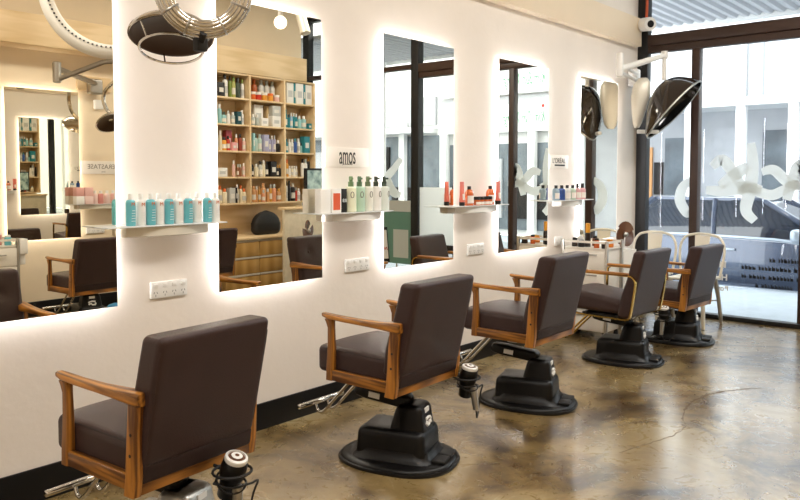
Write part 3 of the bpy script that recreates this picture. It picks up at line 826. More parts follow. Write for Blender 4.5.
# ------------------------------------------------------------------ infrared hair processor above the nearest chair
t = thing('hair_processor', 'chrome ring and bronze reflector of a hair processor above the nearest chair', 'hair processor', (1.49, 2.6, 2.04))
O = Vector(t.location)
Rc = Vector((1.400, 2.030, 2.008)); nrm = Vector((-.58, -.80, -.16)).normalized(); e1 = Vector((.80, -.58, 0)).normalized(); e2 = nrm.cross(e1).normalized()
def circ(c, r, a, b_, n=48, off=Vector((0, 0, 0))): return [L_(c + a * r * math.cos(2 * PI * k / n) + b_ * r * math.sin(2 * PI * k / n) + off) for k in range(n)]
b = NB()
for rr, dd, q in ((.142, 0, .010), (.133, .013, .010), (.122, .020, .009), (.111, .020, .009), (.102, .013, .009), (.135, -.011, .008), (.108, -.007, .008)):
    tube(b, circ(Rc, rr, e1, e2, 48, nrm * dd), q, 8, True)
rg = obj('ring_heater', b, M['chrome'], t, 60)
for a in (.7, 1.9, 3.7, 4.3, 5.2, 5.9):
    b = NB()
    d = e1 * math.cos(a) + e2 * math.sin(a)
    pts = [L_(Rc + d * (.122 + .03 * math.cos(2 * PI * k / 14)) + nrm * (.004 + .036 * math.sin(2 * PI * k / 14))) for k in range(14)]
    tube(b, pts, .0035, 5, True); obj('band', b, M['steel'], rg)
Dc = Vector((1.452, 2.295, 1.908)); dn = Vector((-.20, -.27, -.94)).normalized(); d1 = Vector((.80, -.60, -.0)); d1 = (d1 - dn * d1.dot(dn)); d1 = (d1.normalized() + Vector((0, 0, -.22))).normalized(); d1 = (d1 - dn * d1.dot(dn)).normalized(); d2 = dn.cross(d1).normalized()
b = NB()
rings = [circ(Dc, r, d1, d2, 48, dn * z) for r, z in ((.02, -.034), (.08, -.032), (.126, -.020), (.142, -.003), (.144, .006), (.138, .010), (.126, .005), (.08, -.004), (.02, -.006))]
fs = skinring(b, rings, 0)
for i, f in enumerate(fs):
    f.material_index = 1 if i >= 48 * 5 else 0
rf = obj('reflector', b, [M['chrome'], M['bronze']], t, 60)
b = NB()
for x, y in ((-.075, .03), (-.075, -.04), (.06, .01)):
    lathe(b, [(.004, 0), (.005, .004)], n=8, mtx=Matrix.Translation(L_(Dc + d1 * x + d2 * y - dn * .014)) @ dn.to_track_quat('Z', 'Y').to_matrix().to_4x4())
obj('screw', b, M['blkm'], rf)
b = NB(); tube(b, circ(Dc, .105, d1, d2, 40, dn * .055), .0045, 6, True)
for a in (.3, 2.4, 4.5):
    d = d1 * math.cos(a) + d2 * math.sin(a); tube(b, [L_(Dc + d * .105 + dn * .055), L_(Dc + d * .132 + dn * .006)], .003, 6)
obj('wire_guard', b, M['chrome'], rf)
jt = Rc + Vector((.02, .05, -.155))
b = NB(); tube(b, [L_(Dc + d1 * .125 - dn * .01), L_(jt), L_(Rc + Vector((0, 0, -.13)))], .014, 8); box(b, -.02, .02, -.015, .015, -.03, .03, bev=.005, mtx=Matrix.Translation(L_(jt))); obj('joint', b, M['blkm'], t)
b = NB(); tube(b, smooth([L_(Rc + Vector((0, .03, .125))), L_(Rc + Vector((.02, .12, .45))), L_(Rc + Vector((.05, .5, .62))), L_((1.55, 3.2, 2.9))], 6), .022, 10); obj('carrying_arm', b, M['white'], t)
b = NB(); rbox(b, (.07, .05, .09), .015, mtx=Matrix.Translation(L_((1.55, 3.18, 2.9)))); obj('wall_bracket', b, M['white'], t)

# ------------------------------------------------------------------ opposite wall: second processor, hanging ring
t = thing('hair_processor', 'grey jointed arm with a bronze reflector on the opposite wall, seen in the leftmost mirror', 'hair processor', (3.9, YR, 2.4))
O = Vector(t.location)
b = NB(); box(b, 3.755 - O.x, 4.128 - O.x, .0, .03, 2.33 - O.z, 2.48 - O.z, bev=.003); obj('mounting_board', b, M['ply'], t)
b = NB(); rbox(b, (.07, .05, .08), .02, mtx=Matrix.Translation((.02, .075, -.03))); obj('wall_bracket', b, M['steel'], t)
b = NB(); lathe(b, [(.032, -.10), (.04, -.09), (.04, .09), (.032, .1)], n=14, mtx=Matrix.Translation((-.55, .45, .03))); obj('arm_joint', b, M['steel'], t)
b = NB(); tube(b, [(.02, .10, .0), (-.55, .45, .07)], .028, 8); obj('lower_arm', b, M['steel'], t)
b = NB(); tube(b, [(-.55, .45, -.04), (-.28, .84, .12), (-.05, 1.0, .16)], .026, 8); obj('upper_arm', b, M['steel'], t)
b = NB(); tube(b, smooth([(-.05, 1.0, .16), (.04, .8, .08), (-.02, .5, -.04), (-.06, .41, -.16), (-.03, .40, -.28), (.05, .40, -.36)], 5), .02, 8); obj('chrome_arm', b, M['chrome'], t)
b = NB(); lathe(b, [(.02, .05), (.1, .045), (.15, .02), (.165, -.004), (.15, -.008), (.1, .012), (.02, .03)], n=32, mtx=Matrix.Translation((.03, .40, -.42)) @ Matrix.Rotation(.62, 4, 'X'), mis=[0, 0, 0, 0, 1, 1]); obj('reflector', b, [M['chrome'], M['bronze']], t)
t = thing('sensor_box', 'small white box on the opposite wall under the jointed arm', 'sensor', (3.985, YR, 2.19))
b = NB(); rbox(b, (.05, .02, .05), .01, mtx=Matrix.Translation((0, .02, 0)), n=2, inner=2); obj('casing', b, M['white'], t)

t = thing('hanging_ring', 'large white perforated ring hung from the ceiling, seen in the leftmost mirror', 'ring', (2.9, 1.24, 2.9))
b = NB(); n = 72; R0 = .56; tl = Matrix.Rotation(.15, 3, 'Z') @ Matrix.Rotation(.12, 3, 'X')
ax, az = tl @ Vector((.74, .67, 0)), tl @ Vector((0, 0, 1)); nn = ax.cross(az).normalized()
rings = []
for k in range(n):
    a = 2 * PI * k / n; d = ax * math.cos(a) + az * math.sin(a)
    rings.append([d * (R0 + .055 * math.cos(2 * PI * j / 12)) + nn * (.04 * math.sin(2 * PI * j / 12)) for j in range(12)])
skinring(b, rings, closed=True); hr = obj('ring_body', b, M['white'], t)
b = NB()
for k in range(96):
    a = 2 * PI * k / 96; d = ax * math.cos(a) + az * math.sin(a)
    for s in (-1, 1):
        p = d * (R0 - .028) + nn * s * .0362
        q = (d * -.5 + nn * s * .85).normalized().to_track_quat('Z', 'Y').to_matrix().to_4x4()
        lathe(b, [(.008, 0), (.008, .0015)], n=8, mtx=Matrix.Translation(p) @ q)
obj('holes', b, M['blkm'], hr)
b = NB()
for a in (1.0, 2.1): 
    d = ax * math.cos(a) + az * math.sin(a); p = d * (R0 + .05); tube(b, [p, Vector((p.x, p.y, CE - 2.9))], .004, 6)
obj('suspension_wire', b, M['steel'], t)

t = thing('globe_pendant', 'small glowing globe pendant, seen in the mirror of bottle shelves', 'lamp', (4.476, 1.34, 2.80))
b = NB(); bmesh.ops.create_uvsphere(b, u_segments=20, v_segments=12, radius=.058); obj('globe', b, M['globe'], t)
b = NB(); lathe(b, [(.02, .05), (.024, .06), (.02, .10)], n=12); tube(b, [(0, 0, .1), (0, 0, CE - 2.81)], .004, 6); obj('cord', b, M['white'], t)
t = thing('ceiling_spot', 'cream cylindrical spotlight hung from the ceiling, seen in the shelf mirror', 'lamp', (5.50, .54, 3.07))
b = NB(); lathe(b, [(.045, -.14), (.055, -.135), (.055, .14), (.045, .15)], n=18, mtx=Matrix.Rotation(.35, 4, 'X')); obj('lamp_body', b, M['cream_metal'], t)
b = NB(); tube(b, [(0, -.04, .14), (0, -.04, CE - 3.05)], .012, 8); obj('stem', b, M['cream_metal'], t)

# ------------------------------------------------------------------ product shelving on the opposite wall
SX0, SX1, SZ0, SZ1 = 5.42, 7.09, 1.07, 2.69
yb0, yf0 = YR + .012, YR + .29
t = thing('shelf_unit', 'pale plywood shelving full of bottles on the opposite wall, seen in the second mirror', 'shelving', (SX0, YR, SZ0))
def sb(name, x0, x1, y0, y1, z0, z1, m='ply'):
    b = NB(); box(b, x0 - SX0, x1 - SX0, y0 - YR, y1 - YR, z0 - SZ0, z1 - SZ0, bev=.002); return obj(name, b, M[m], t)
sb('back_panel', SX0, SX1, YR + .001, yb0, SZ0, SZ1 - .002)
UPR = [SX0, 5.98, 6.555, SX1]
for x in UPR: sb('upright', x - .013, x + .013, yb0, yf0, SZ0, SZ1 - .002)
LV = [1.07, 1.395, 1.715, 2.04, 2.365, 2.665]
for k in range(3):
    for z in LV: sb('shelf_board', UPR[k] + .013, UPR[k + 1] - .013, yb0, yf0 - .004, z, z + .022)
BAY = ['left', 'middle', 'right']; ROW = ['bottom', 'fourth', 'third', 'second', 'top']
CO = dict(k=(28, 26, 26), w=(238, 236, 230), cr=(232, 220, 190), g=(120, 140, 60), ol=(176, 176, 96), dg=(60, 74, 62), am=(170, 84, 30), cl=(206, 206, 200), o=(226, 108, 40), r=(200, 60, 40), y=(230, 160, 60), p=(232, 190, 180),
          t=(36, 130, 140), pt=(150, 200, 200), dt=(26, 76, 84), s=(180, 190, 186), be=(214, 186, 140), lb=(150, 190, 220), mg=(170, 70, 80), pk=(228, 160, 160), pe=(220, 150, 110), rb=(150, 60, 40), pg=(186, 208, 196), lv=(170, 168, 196),
          b=(50, 90, 160), br=(140, 90, 60), gd=(206, 150, 60), tn=(206, 150, 96), gr=(190, 190, 184))
CN = dict(k='black', w='white', cr='cream', g='olive green', ol='yellow green', dg='dark green', am='amber', cl='clear', o='orange', r='red', y='yellow', p='pale pink', t='teal', pt='pale teal', dt='dark teal', s='silver', be='beige', lb='light blue',
          mg='maroon', pk='pink', pe='peach', rb='rust red', pg='pale green', lv='lavender', b='blue', br='brown', gd='gold', tn='tan', gr='grey')
# each item: x0,x1 (zoomed pixels across the bay), height (m), kind, colour, cap colour, [stack height, depth row]
IT = {
 (4, 0): [(40, 58, .2, 'b', 'cr', 'w'), (62, 108, .14, 'x', 'k', ''), (112, 142, .235, 'b', 'w', 'k'), (150, 170, .22, 'b', 'g', 'k'), (174, 198, .215, 'b', 'ol', 'g'), (203, 232, .205, 'b', 'dg', 'k'), (238, 260, .20, 'b', 'w', 'g')],
 (4, 1): [(294, 322, .085, 'j', 'o', 'w'), (326, 362, .085, 'j', 'r', 'w'), (368, 404, .085, 'j', 'y', 'w'), (408, 444, .085, 'j', 'y', 'o'), (450, 490, .075, 'j', 'p', 'w'), (296, 330, .235, 'bb', 'am', 'am'), (344, 376, .24, 'bb', 'cl', 's'), (384, 414, .235, 'bb', 'cl', 's'), (424, 452, .23, 'bb', 'cl', 's')],
 (4, 2): [(518, 566, .27, 'x', 'w', ''), (568, 582, .27, 'x', 't', ''), (586, 636, .265, 'x', 'w', ''), (640, 653, .265, 'x', 't', ''), (657, 700, .262, 'x', 'w', '')],
 (3, 0): [(44, 66, .2, 'b', 'pt', 'pt'), (70, 97, .195, 'b', 'pt', 'w'), (102, 130, .12, 'b', 'pt', 'dg'), (136, 158, .135, 'b', 'w', 's'), (166, 192, .125, 'b', 's', 'w'), (198, 228, .13, 'x', 'dt', ''), (232, 256, .15, 'b', 'w', 'w')],
 (3, 1): [(294, 318, .12, 'b', 's', 'w'), (322, 346, .12, 'b', 's', 'w'), (352, 396, .085, 'x', 'w', ''), (388, 420, .23, 'xb', 'be', ''), (302, 358, .245, 'xb', 'w', ''), (424, 488, .115, 'x', 'w', ''), (424, 488, .108, 'x', 'gr', '', .1155)],
 (3, 2): [(518, 532, .2, 'b', 't', 't'), (535, 553, .15, 'b', 't', 'dt'), (556, 571, .17, 'b', 'lb', 'w'), (574, 588, .17, 'b', 't', 'w'), (591, 607, .165, 'b', 't', 'w'), (612, 634, .14, 'b', 'pt', 'w'), (640, 668, .145, 'b', 'pt', 'w'), (676, 700, .065, 'x', 't', '')],
 (2, 0): [(54, 74, .205, 'b', 'cr', 'w'), (77, 98, .2, 'b', 'cr', 'w'), (100, 128, .135, 'b', 'y', 'k'), (112, 150, .21, 'xb', 'mg', ''), (132, 154, .15, 'b', 'r', 'k'), (160, 190, .085, 'x', 'pk', ''), (194, 212, .17, 'b', 'pe', 'w'), (216, 240, .175, 'b', 'rb', 'k'), (246, 268, .135, 'b', 'p', 'w')],
 (2, 1): [(294, 306, .19, 'x', 'pt', ''), (309, 334, .185, 'b', 'pg', 'dg'), (340, 362, .185, 'b', 'pg', 's'), (368, 400, .18, 'x', 'lv', ''), (404, 424, .18, 'b', 'lv', 'k'), (428, 444, .175, 'b', 'lv', 'w'), (448, 461, .18, 'b', 'lv', 's'), (466, 490, .13, 'b', 'k', 'w')],
 (2, 2): [(519, 536, .15, 'b', 't', 't'), (540, 557, .15, 'b', 'w', 'w'), (560, 576, .15, 'b', 'w', 'w'), (580, 600, .16, 'b', 'b', 't'), (604, 624, .16, 'b', 'w', 'w'), (627, 640, .11, 'b', 'pt', 'k'), (644, 684, .185, 'x', 't', '')],
 (1, 0): [(52, 126, .09, 'x', 'w', ''), (172, 190, .165, 'b', 'p', 'w'), (204, 219, .13, 'b', 'br', 's'), (222, 238, .13, 'b', 'br', 's'), (245, 262, .14, 'b', 'p', 'w')],
 (1, 1): [(294, 308, .13, 'b', 'k', 'k'), (313, 337, .135, 'b', 'cr', 'w'), (341, 365, .165, 'b', 'gr', 'k'), (368, 386, .175, 'b', 'cr', 'w'), (389, 406, .165, 'b', 'k', 'k'), (413, 452, .165, 'x', 'k', ''), (465, 480, .13, 'b', 'k', 'gd'), (482, 497, .13, 'b', 'k', 'gd')],
 (1, 2): [(520, 538, .19, 'b', 'y', 'o'), (541, 556, .12, 'b', 'w', 'w'), (559, 574, .12, 'b', 'cr', 'w'), (577, 590, .12, 'b', 'w', 'w'), (592, 604, .12, 'b', 'cr', 'w'), (634, 654, .2, 'b', 'w', 'k'), (657, 677, .2, 'b', 'w', 's'), (680, 697, .265, 'b', 'k', 'gd')],
 (0, 0): [(68, 94, .18, 'b', 'cr', 'o'), (100, 130, .15, 'b', 'cr', 'o'), (136, 178, .155, 'x', 'gr', ''), (181, 192, .16, 'x', 'k', ''), (196, 215, .19, 'b', 'cr', 'w'), (219, 239, .185, 'b', 'cr', 'o'), (242, 268, .145, 'b', 'cr', 'o')],
 (0, 1): [(294, 318, .175, 'b', 'tn', 'tn'), (321, 335, .17, 'b', 'tn', 'w'), (338, 353, .17, 'b', 'gd', 'tn'), (358, 386, .2, 'b', 'tn', 'tn'), (366, 384, .13, 'bf', 'pe', 's'), (392, 412, .14, 'b', 'tn', 'w'), (416, 432, .19, 'b', 'gd', 's'), (436, 460, .19, 'b', 'pe', 's'), (468, 494, .14, 'b', 'tn', 'gd')],
 (0, 2): [(519, 531, .22, 'b', 'w', 'k'), (535, 553, .235, 'b', 'k', 'k'), (557, 583, .2, 'b', 'k', 'w'), (589, 601, .15, 'b', 'r', 's'), (606, 622, .14, 'b', 'w', 'w'), (640, 664, .1, 'b', 'cr', 's')],
}
X0 = [43, 288, 514]; XW = [230, 210, 190]
cnt = 0
ORD = ['first', 'second', 'third', 'fourth', 'fifth', 'sixth', 'seventh', 'eighth', 'ninth']
for (row, bay), items in IT.items():
    x_a, x_b = UPR[bay] + .02, UPR[bay + 1] - .02
    sc = (x_b - x_a) / XW[bay]
    for i, it in enumerate(items):
        a, c, h, kd, co, cp = it[:6]; base = LV[row] + .0232 + (it[6] * 1.2 + .001 if len(it) > 6 else 0)
        xm = x_a + ((a + c) / 2 - X0[bay]) * sc; w = (c - a) * sc * .96
        h = min(h * 1.2, .270); w *= 1.03; w = min(w, .14); back = len(kd) > 1 and kd[1] == 'b'; front = len(kd) > 1 and kd[1] == 'f'
        y = YR + (.145 if back else .25 if front else .215 + .012 * math.sin(i * 2.1 + row))
        xm = x_a + .035 + (xm - x_a) * (x_b - x_a - .03) / (x_b - x_a) + .95 * ((YR + .215) - y)
        xm = max(UPR[bay] + .0145 + w / 2, min(UPR[bay + 1] - .0145 - w / 2, xm))
        b = NB()
        r = min(w / 2, .04)
        if kd[0] == 'x':
            d = .045 if not back else .04
            box(b, -w / 2, w / 2, -d, d, 0, h, bev=.002); ms = [mat('pack_' + CN[co], CO[co], .45)]
            box(b, -w * .3, w * .3, d - .0005, d + .001, h * .3, h * .62, mi=1); ms.append(mat('pack_pale', (222, 218, 208), .5) if co != 'w' else mat('pack_greyprint', (196, 196, 192), .5)); nm, ct = 'carton', 'box'
        elif kd[0] == 'j':
            lathe(b, [(r * .94, 0), (r, .004), (r, h * .66), (r * .9, h * .68)], n=14, mi=0); lathe(b, [(r * 1.02, h * .681), (r * 1.02, h * .97), (r * .95, h)], n=14, mi=1)
            ms = [mat('pack_' + CN[co], CO[co], .4), mat('cap_' + CN[cp], CO[cp], .4)]; nm, ct = 'jar', 'jar'
        else:
            hb = h * (.78 if h > .16 else .74)
            lathe(b, [(r * .93, 0), (r, .004), (r, hb * .86), (r * .85, hb * .95), (r * .5, hb)], n=14, mi=0); lathe(b, [(r * .55, hb + .0005), (r * .55, h - .003), (r * .48, h)], n=12, mi=1)
            if i % 2 == 0: lathe(b, [(r + .0006, hb * .2), (r + .0006, hb * .6)], n=14, mi=2, cap=False)
            ms = [mat('pack_' + CN[co], CO[co], .35, coat=.2), mat('cap_' + CN[cp], CO[cp], .4), mat('pack_label', (228, 222, 210), .5) if co not in ('w', 'cr') else mat('pack_greyprint', (196, 196, 192), .5)]; nm, ct = 'bottle', 'bottle'
        o = obj(nm, b, ms, None, 40, (xm, y, base))
        pos = 'behind' if back else 'in front' if front else ''
        lb = '%s %s%s, %s in the %s row of the %s mirrored shelf bay' % (CN[co], nm, ' at the back' if back else '', ORD[i], ROW[row], BAY[bay])
        if len(it) > 6: lb = 'grey carton stacked on a white carton in the middle mirrored shelf bay'
        tag(o, lb, ct, '%ss on the mirrored shelving' % nm)

# bench with drawers under the shelves
t = thing('drawer_bench', 'low timber bench with drawers under the shelving, seen in the second mirror', 'cabinet', (4.6, YR, 0))
bx0, bx1, byf = 5.40, 7.0, .50
b = NB(); box(b, bx0 - 4.6, bx1 - 4.6, .002, byf + .02, .65, .678, bev=.003); obj('worktop', b, M['ply'], t)
b = NB(); box(b, bx0 - 4.6 + .01, bx1 - 4.6 - .01, .002, byf - .02, .02, .65); obj('carcass', b, M['plyd'], t)
nc = 3; cw = (bx1 - bx0 - .02) / nc
for i in range(nc):
    for j in range(3):
        z0 = .03 + j * .207
        b = NB(); box(b, bx0 - 4.6 + .012 + i * cw, bx0 - 4.6 + .008 + (i + 1) * cw - .004, byf - .02, byf, z0, z0 + .175, bev=.002); d = obj('drawer', b, M['plyd'], t)
        b = NB(); box(b, bx0 - 4.6 + .012 + i * cw, bx0 - 4.6 + .008 + (i + 1) * cw - .004, byf - .018, byf + .006, z0 + .178, z0 + .2, bev=.003); obj('handle_rail', b, M['cream_metal'], d)
b = NB(); box(b, 5.40, SX1, YR + .001, YR + .02, .68, SZ0 - .001); o = obj('splashback', b, M['ply']); tag(o, 'plywood panel between the drawer bench and the bottle shelves', 'wall panel')

# reception desk
t = thing('reception_desk', 'beige stone reception desk, seen in the second mirror behind a chair', 'desk', (6.09, -.06, 0))
b = NB(); box(b, -.33, .75, -.04, .0, 0, 1.03, bev=.004); obj('front_panel', b, M['stone'], t)
b = NB(); box(b, .71, .75, -.30, -.041, 0, 1.03, bev=.004); obj('side_panel', b, M['stone'], t)
b = NB(); box(b, -.33, .77, -.12, .02, 1.031, 1.06, bev=.004); box(b, .15, .77, -.34, -.121, 1.031, 1.06); obj('desk_top', b, M['ply'], t)
t = thing('monitor', 'dark-framed screen with a pale teal picture on the reception desk', 'screen', (6.38, -.2, 1.0605), PI - .15)
b = NB(); box(b, -.19, .19, -.02, .02, .07, .46, bev=.005); obj('screen_frame', b, M['blkm'], t)
pm, n, l, bb = nt('teal_picture'); tc = n.new('ShaderNodeTexCoord'); no = n.new('ShaderNodeTexNoise'); no.inputs['Scale'].default_value = 9; l.new(tc.outputs['Object'], no.inputs['Vector'])
rm = n.new('ShaderNodeValToRGB'); rm.color_ramp.elements[0].color = lin((70, 110, 116)); rm.color_ramp.elements[1].color = lin((196, 222, 220)); rm.color_ramp.elements[0].position = .35; rm.color_ramp.elements[1].position = .62
l.new(no.outputs['Fac'], rm.inputs['Fac']); l.new(rm.outputs['Color'], bb.inputs['Base Color'])
b = NB(); box(b, -.165, .165, -.0225, -.0195, .095, .435); obj('picture', b, pm, t)
b = NB(); box(b, -.09, .09, -.07, .07, 0, .012, bev=.004); tube(b, [(0, .01, .01), (0, .015, .1)], .015, 8); obj('stand', b, M['blkm'], t)
# rounded black case on the bench
t = thing('bag', 'black rounded case resting on the timber bench, seen in the second mirror', 'bag', (6.24, -.95, .6785), 0)
b = NB(); rbox(b, (.22, .075, .15), .07, mtx=Matrix.Translation((0, 0, .15)), n=5, inner=8, deform=lambda x, y, z: (x * (1 - .3 * max(0, z / .15) ** 2), y * (1 - .3 * max(0, z / .15)), max(z - .9 * x * x * (1 if z > 0 else 0), -.15))); obj('case_body', b, M['blkm'], t, 60)
b = NB(); tube(b, smooth([(-.20, .0, .10), (-.15, -.0, .22), (0, 0, .302), (.15, 0, .22), (.20, 0, .10)], 5), .006, 6); obj('seam', b, M['blk'], t)

# ------------------------------------------------------------------ fans with brown blades
def fan(label, loc, rz, h):
    t = thing('desk_fan', label, 'fan', loc, rz, 'brown-bladed fans')
    b = NB()
    for k in range(3):
        a0 = 2 * PI * k / 3 + .4; rings = []
        for j in range(8):
            a = a0 + 2.0 * j / 7; tw = -.018 + .036 * j / 7
            rings.append([Vector((r * math.cos(a), tw * (.4 + r * 5) - .0, r * math.sin(a) * 1.25)) + Vector((0, dy, 0)) for r, dy in ((.015, 0), (.05, 0), (.088 + .012 * math.sin(PI * j / 7), 0), (.088 + .012 * math.sin(PI * j / 7), .003), (.05, .003), (.015, .003))])
        skinring(b, rings)
    bl = obj('blade_set', b, M['copper'], t, 50)
    b = NB(); lathe(b, [(.008, -.03), (.022, -.02), (.026, .0), (.02, .05), (.008, .06)], n=16, mtx=Matrix.Rotation(-PI / 2, 4, 'X')); obj('hub', b, M['steel'], t)
    b = NB(); lathe(b, [(.075, -h), (.075, -h + .012), (.02, -h + .02), (.013, -h + .05), (.013, -.02)], n=20, o=(0, .04, 0)); obj('stand', b, M['white'], t)
    return t
fan('small brown-bladed fan on the white cupboard beside the drawer trolley', (6.77, 3.02, .87), -.6, .15)
fan('small brown-bladed fan on a tall stand, seen in the second mirror', (5.85, .24, .80), PI - .2, .80)
t = thing('cupboard', 'narrow white cupboard carrying the brown fan near the shop window', 'cupboard', (6.80, 3.12, 0))
b = NB(); box(b, -.14, .14, -.14, .16, .05, .72, bev=.004); box(b, -.13, .13, -.13, .16, 0, .05); obj('carcass', b, M['door'], t)
b = NB(); box(b, -.15, -.141, -.12, .14, .08, .69, bev=.002); d = obj('door', b, M['door'], t); b = NB(); tube(b, [(-.158, -.1, .5), (-.158, -.1, .6)], .005, 6); obj('handle', b, M['steel'], d)

# ------------------------------------------------------------------ drawer trolleys
def trolley(label, x0, x1, y0, y1, h, face, rows):
    """face: '-x' or '+y' side carries the drawers"""
    t = thing('drawer_trolley', label, 'trolley', ((x0 + x1) / 2, (y0 + y1) / 2, 0), 0)
    w, d = (x1 - x0) / 2, (y1 - y0) / 2
    b = NB(); box(b, -w + .012, w - .012, -d + .012, d - .012, .07, h - .075, bev=.003); obj('carcass', b, M['door'], t)
    b = NB()
    for sx in (-1, 1):
        for sy in (-1, 1): box(b, sx * w - .012, sx * w + .012, sy * d - .012, sy * d + .012, .06, h, bev=.002)
    obj('corner_posts', b, M['steel'], t)
    b = NB(); zt = h - .075
    box(b, -w, w, -d, d, zt, zt + .008); 
    for a in ((-w, w, -d, -d + .006), (-w, w, d - .006, d), (-w, -w + .006, -d, d), (w - .006, w, -d, d)): box(b, *a, zt + .05, zt + .07)
    obj('top_tray', b, M['door'], t)
    dh = (h - .16) / rows
    for k in range(rows):
        z0 = .08 + k * dh
        b = NB()
        if face == '-x': box(b, -w - .012, -w + .012, -d + .014, d - .014, z0, z0 + dh - .01, bev=.003)
        else: box(b, -w + .014, w - .014, d - .012, d + .012, z0, z0 + dh - .01, bev=.003)
        dr = obj('drawer', b, M['door'], t); b = NB()
        if face == '-x': box(b, -w - .022, -w - .012, -d * .6, d * .6, z0 + dh - .05, z0 + dh - .035, bev=.002)
        else: tube(b, [(-w * .5, d + .011, z0 + dh * .6), (-w * .5, d + .03, z0 + dh * .6), (w * .5, d + .03, z0 + dh * .6), (w * .5, d + .011, z0 + dh * .6)], .006, 6)
        obj('handle', b, M['steel'], dr)
    for sx in (-1, 1):
        for sy in (-1, 1):
            b = NB(); lathe(b, [(.02, -.01), (.03, -.008), (.03, .008), (.02, .01)], n=14, mtx=Matrix.Translation((sx * (w - .03), sy * (d - .03), .03)) @ Matrix.Rotation(PI / 2, 4, 'X')); box(b, sx * (w - .03) - .01, sx * (w - .03) + .01, sy * (d - .03) - .012, sy * (d - .03) + .012, .04, .07); obj('caster', b, M['blkm'], t)
    return t
trolley('white drawer trolley with a full top tray against the mirror wall', 5.975, 6.27, 2.83, 3.245, .865, '-x', 4)
TZ = .7985
def small(name, label, cat, x, y, z, r, h, m, m2=None, hc=0, group='things in the trolley tray'):
    b = NB(); lathe(b, [(r * .95, 0), (r, .003), (r, h), (r * .7, h + .006)], n=14); ms = [m]
    if m2: lathe(b, [(r * .8, h + .0065), (r * .8, h + hc), (r * .6, h + hc + .004)], n=14, mi=1); ms.append(m2)
    o = obj(name, b, ms, None, 40, (x, y, z)); return tag(o, label, cat, group)
gold = mat('gold_cap', (226, 160, 52), .3, .4); dk = mat('dark_bottle', (38, 30, 26), .3, coat=.3)
small('spray_can', 'dark spray can with a gold top standing in the trolley tray', 'can', 6.08, 3.06, TZ, .026, .12, dk, gold, .085)
small('bottle', 'amber bottle lying low in the tray beside the spray can', 'bottle', 6.03, 2.95, TZ, .024, .06, amb, M['blkm'], .02)
small('bottle', 'dark bottle at the wall end of the trolley tray', 'bottle', 6.05, 3.17, TZ, .026, .05, dk, M['blkm'], .025)
small('jar', 'orange jar in the trolley tray nearest the window', 'jar', 6.18, 2.90, TZ, .035, .05, mat('orange_jar', (226, 130, 40), .4), gold, .015)
small('jar', 'black jar in the middle of the trolley tray', 'jar', 6.04, 3.10, TZ, .03, .045, M['blkm'], dk, .015)
small('bottle', 'brown bottle behind the orange jar in the tray', 'bottle', 6.2, 3.05, TZ, .025, .065, mat('brown_bottle', (120, 70, 36), .35), M['blkm'], .02)
small('jar', 'white tub beside the spray can in the tray', 'jar', 6.14, 3.16, TZ, .03, .075, M['white'], M['white'], .012)
small('jar', 'low black tub at the camera end of the tray', 'jar', 6.02, 2.87, TZ, .028, .04, M['blkm'], dk, .012)
trolley('white drawer trolley on the opposite side, seen at the left edge of the leftmost mirror', 2.45, 2.905, YR + .04, YR + .55, .85, '+y', 4)
t = thing('tool_holder', 'white plastic holder hooked on the side of the mirrored trolley', 'holder', (2.9295, -.70, .70), 0)
b = NB(); box(b, -.012, .06, -.06, .06, 0, .14, bev=.006); box(b, -.005, .045, -.035, .035, -.10, 0, bev=.006); obj('cup', b, M['white'], t)
Z6 = .85 - .075 + .0085
small('bottle', 'amber bottle on the mirrored trolley', 'bottle', 2.62, -.85, Z6, .03, .14, amb, M['blkm'], .04, 'things on the mirrored trolley')
small('bottle', 'pale blue bottle on the mirrored trolley', 'bottle', 2.72, -.78, Z6, .03, .10, mat('pale_blue', (170, 206, 216), .4), M['white'], .03, 'things on the mirrored trolley')
small('bottle', 'pink bottle on the mirrored trolley', 'bottle', 2.80, -.82, Z6, .026, .09, rod, M['white'], .03, 'things on the mirrored trolley')
small('jar', 'teal jar on the mirrored trolley', 'jar', 2.85, -.74, Z6, .03, .07, teal, M['white'], .02, 'things on the mirrored trolley')
small('bottle', 'black bottle on the mirrored trolley', 'bottle', 2.68, -.9, Z6, .03, .12, M['blkm'], dk, .03, 'things on the mirrored trolley')
b = NB(); rbox(b, (.06, .045, .05), .04, n=4, inner=3, deform=lambda x, y, z: (x * (1 + .15 * math.sin(9 * z)), y, z * (1 + .2 * math.sin(20 * x)))); o = obj('cloth', b, mat('blue_cloth', (84, 164, 214), .8)); o.location = (3.86, -.72, .06); tag(o, 'crumpled light blue cloth near the mirrored salon chair', 'cloth')

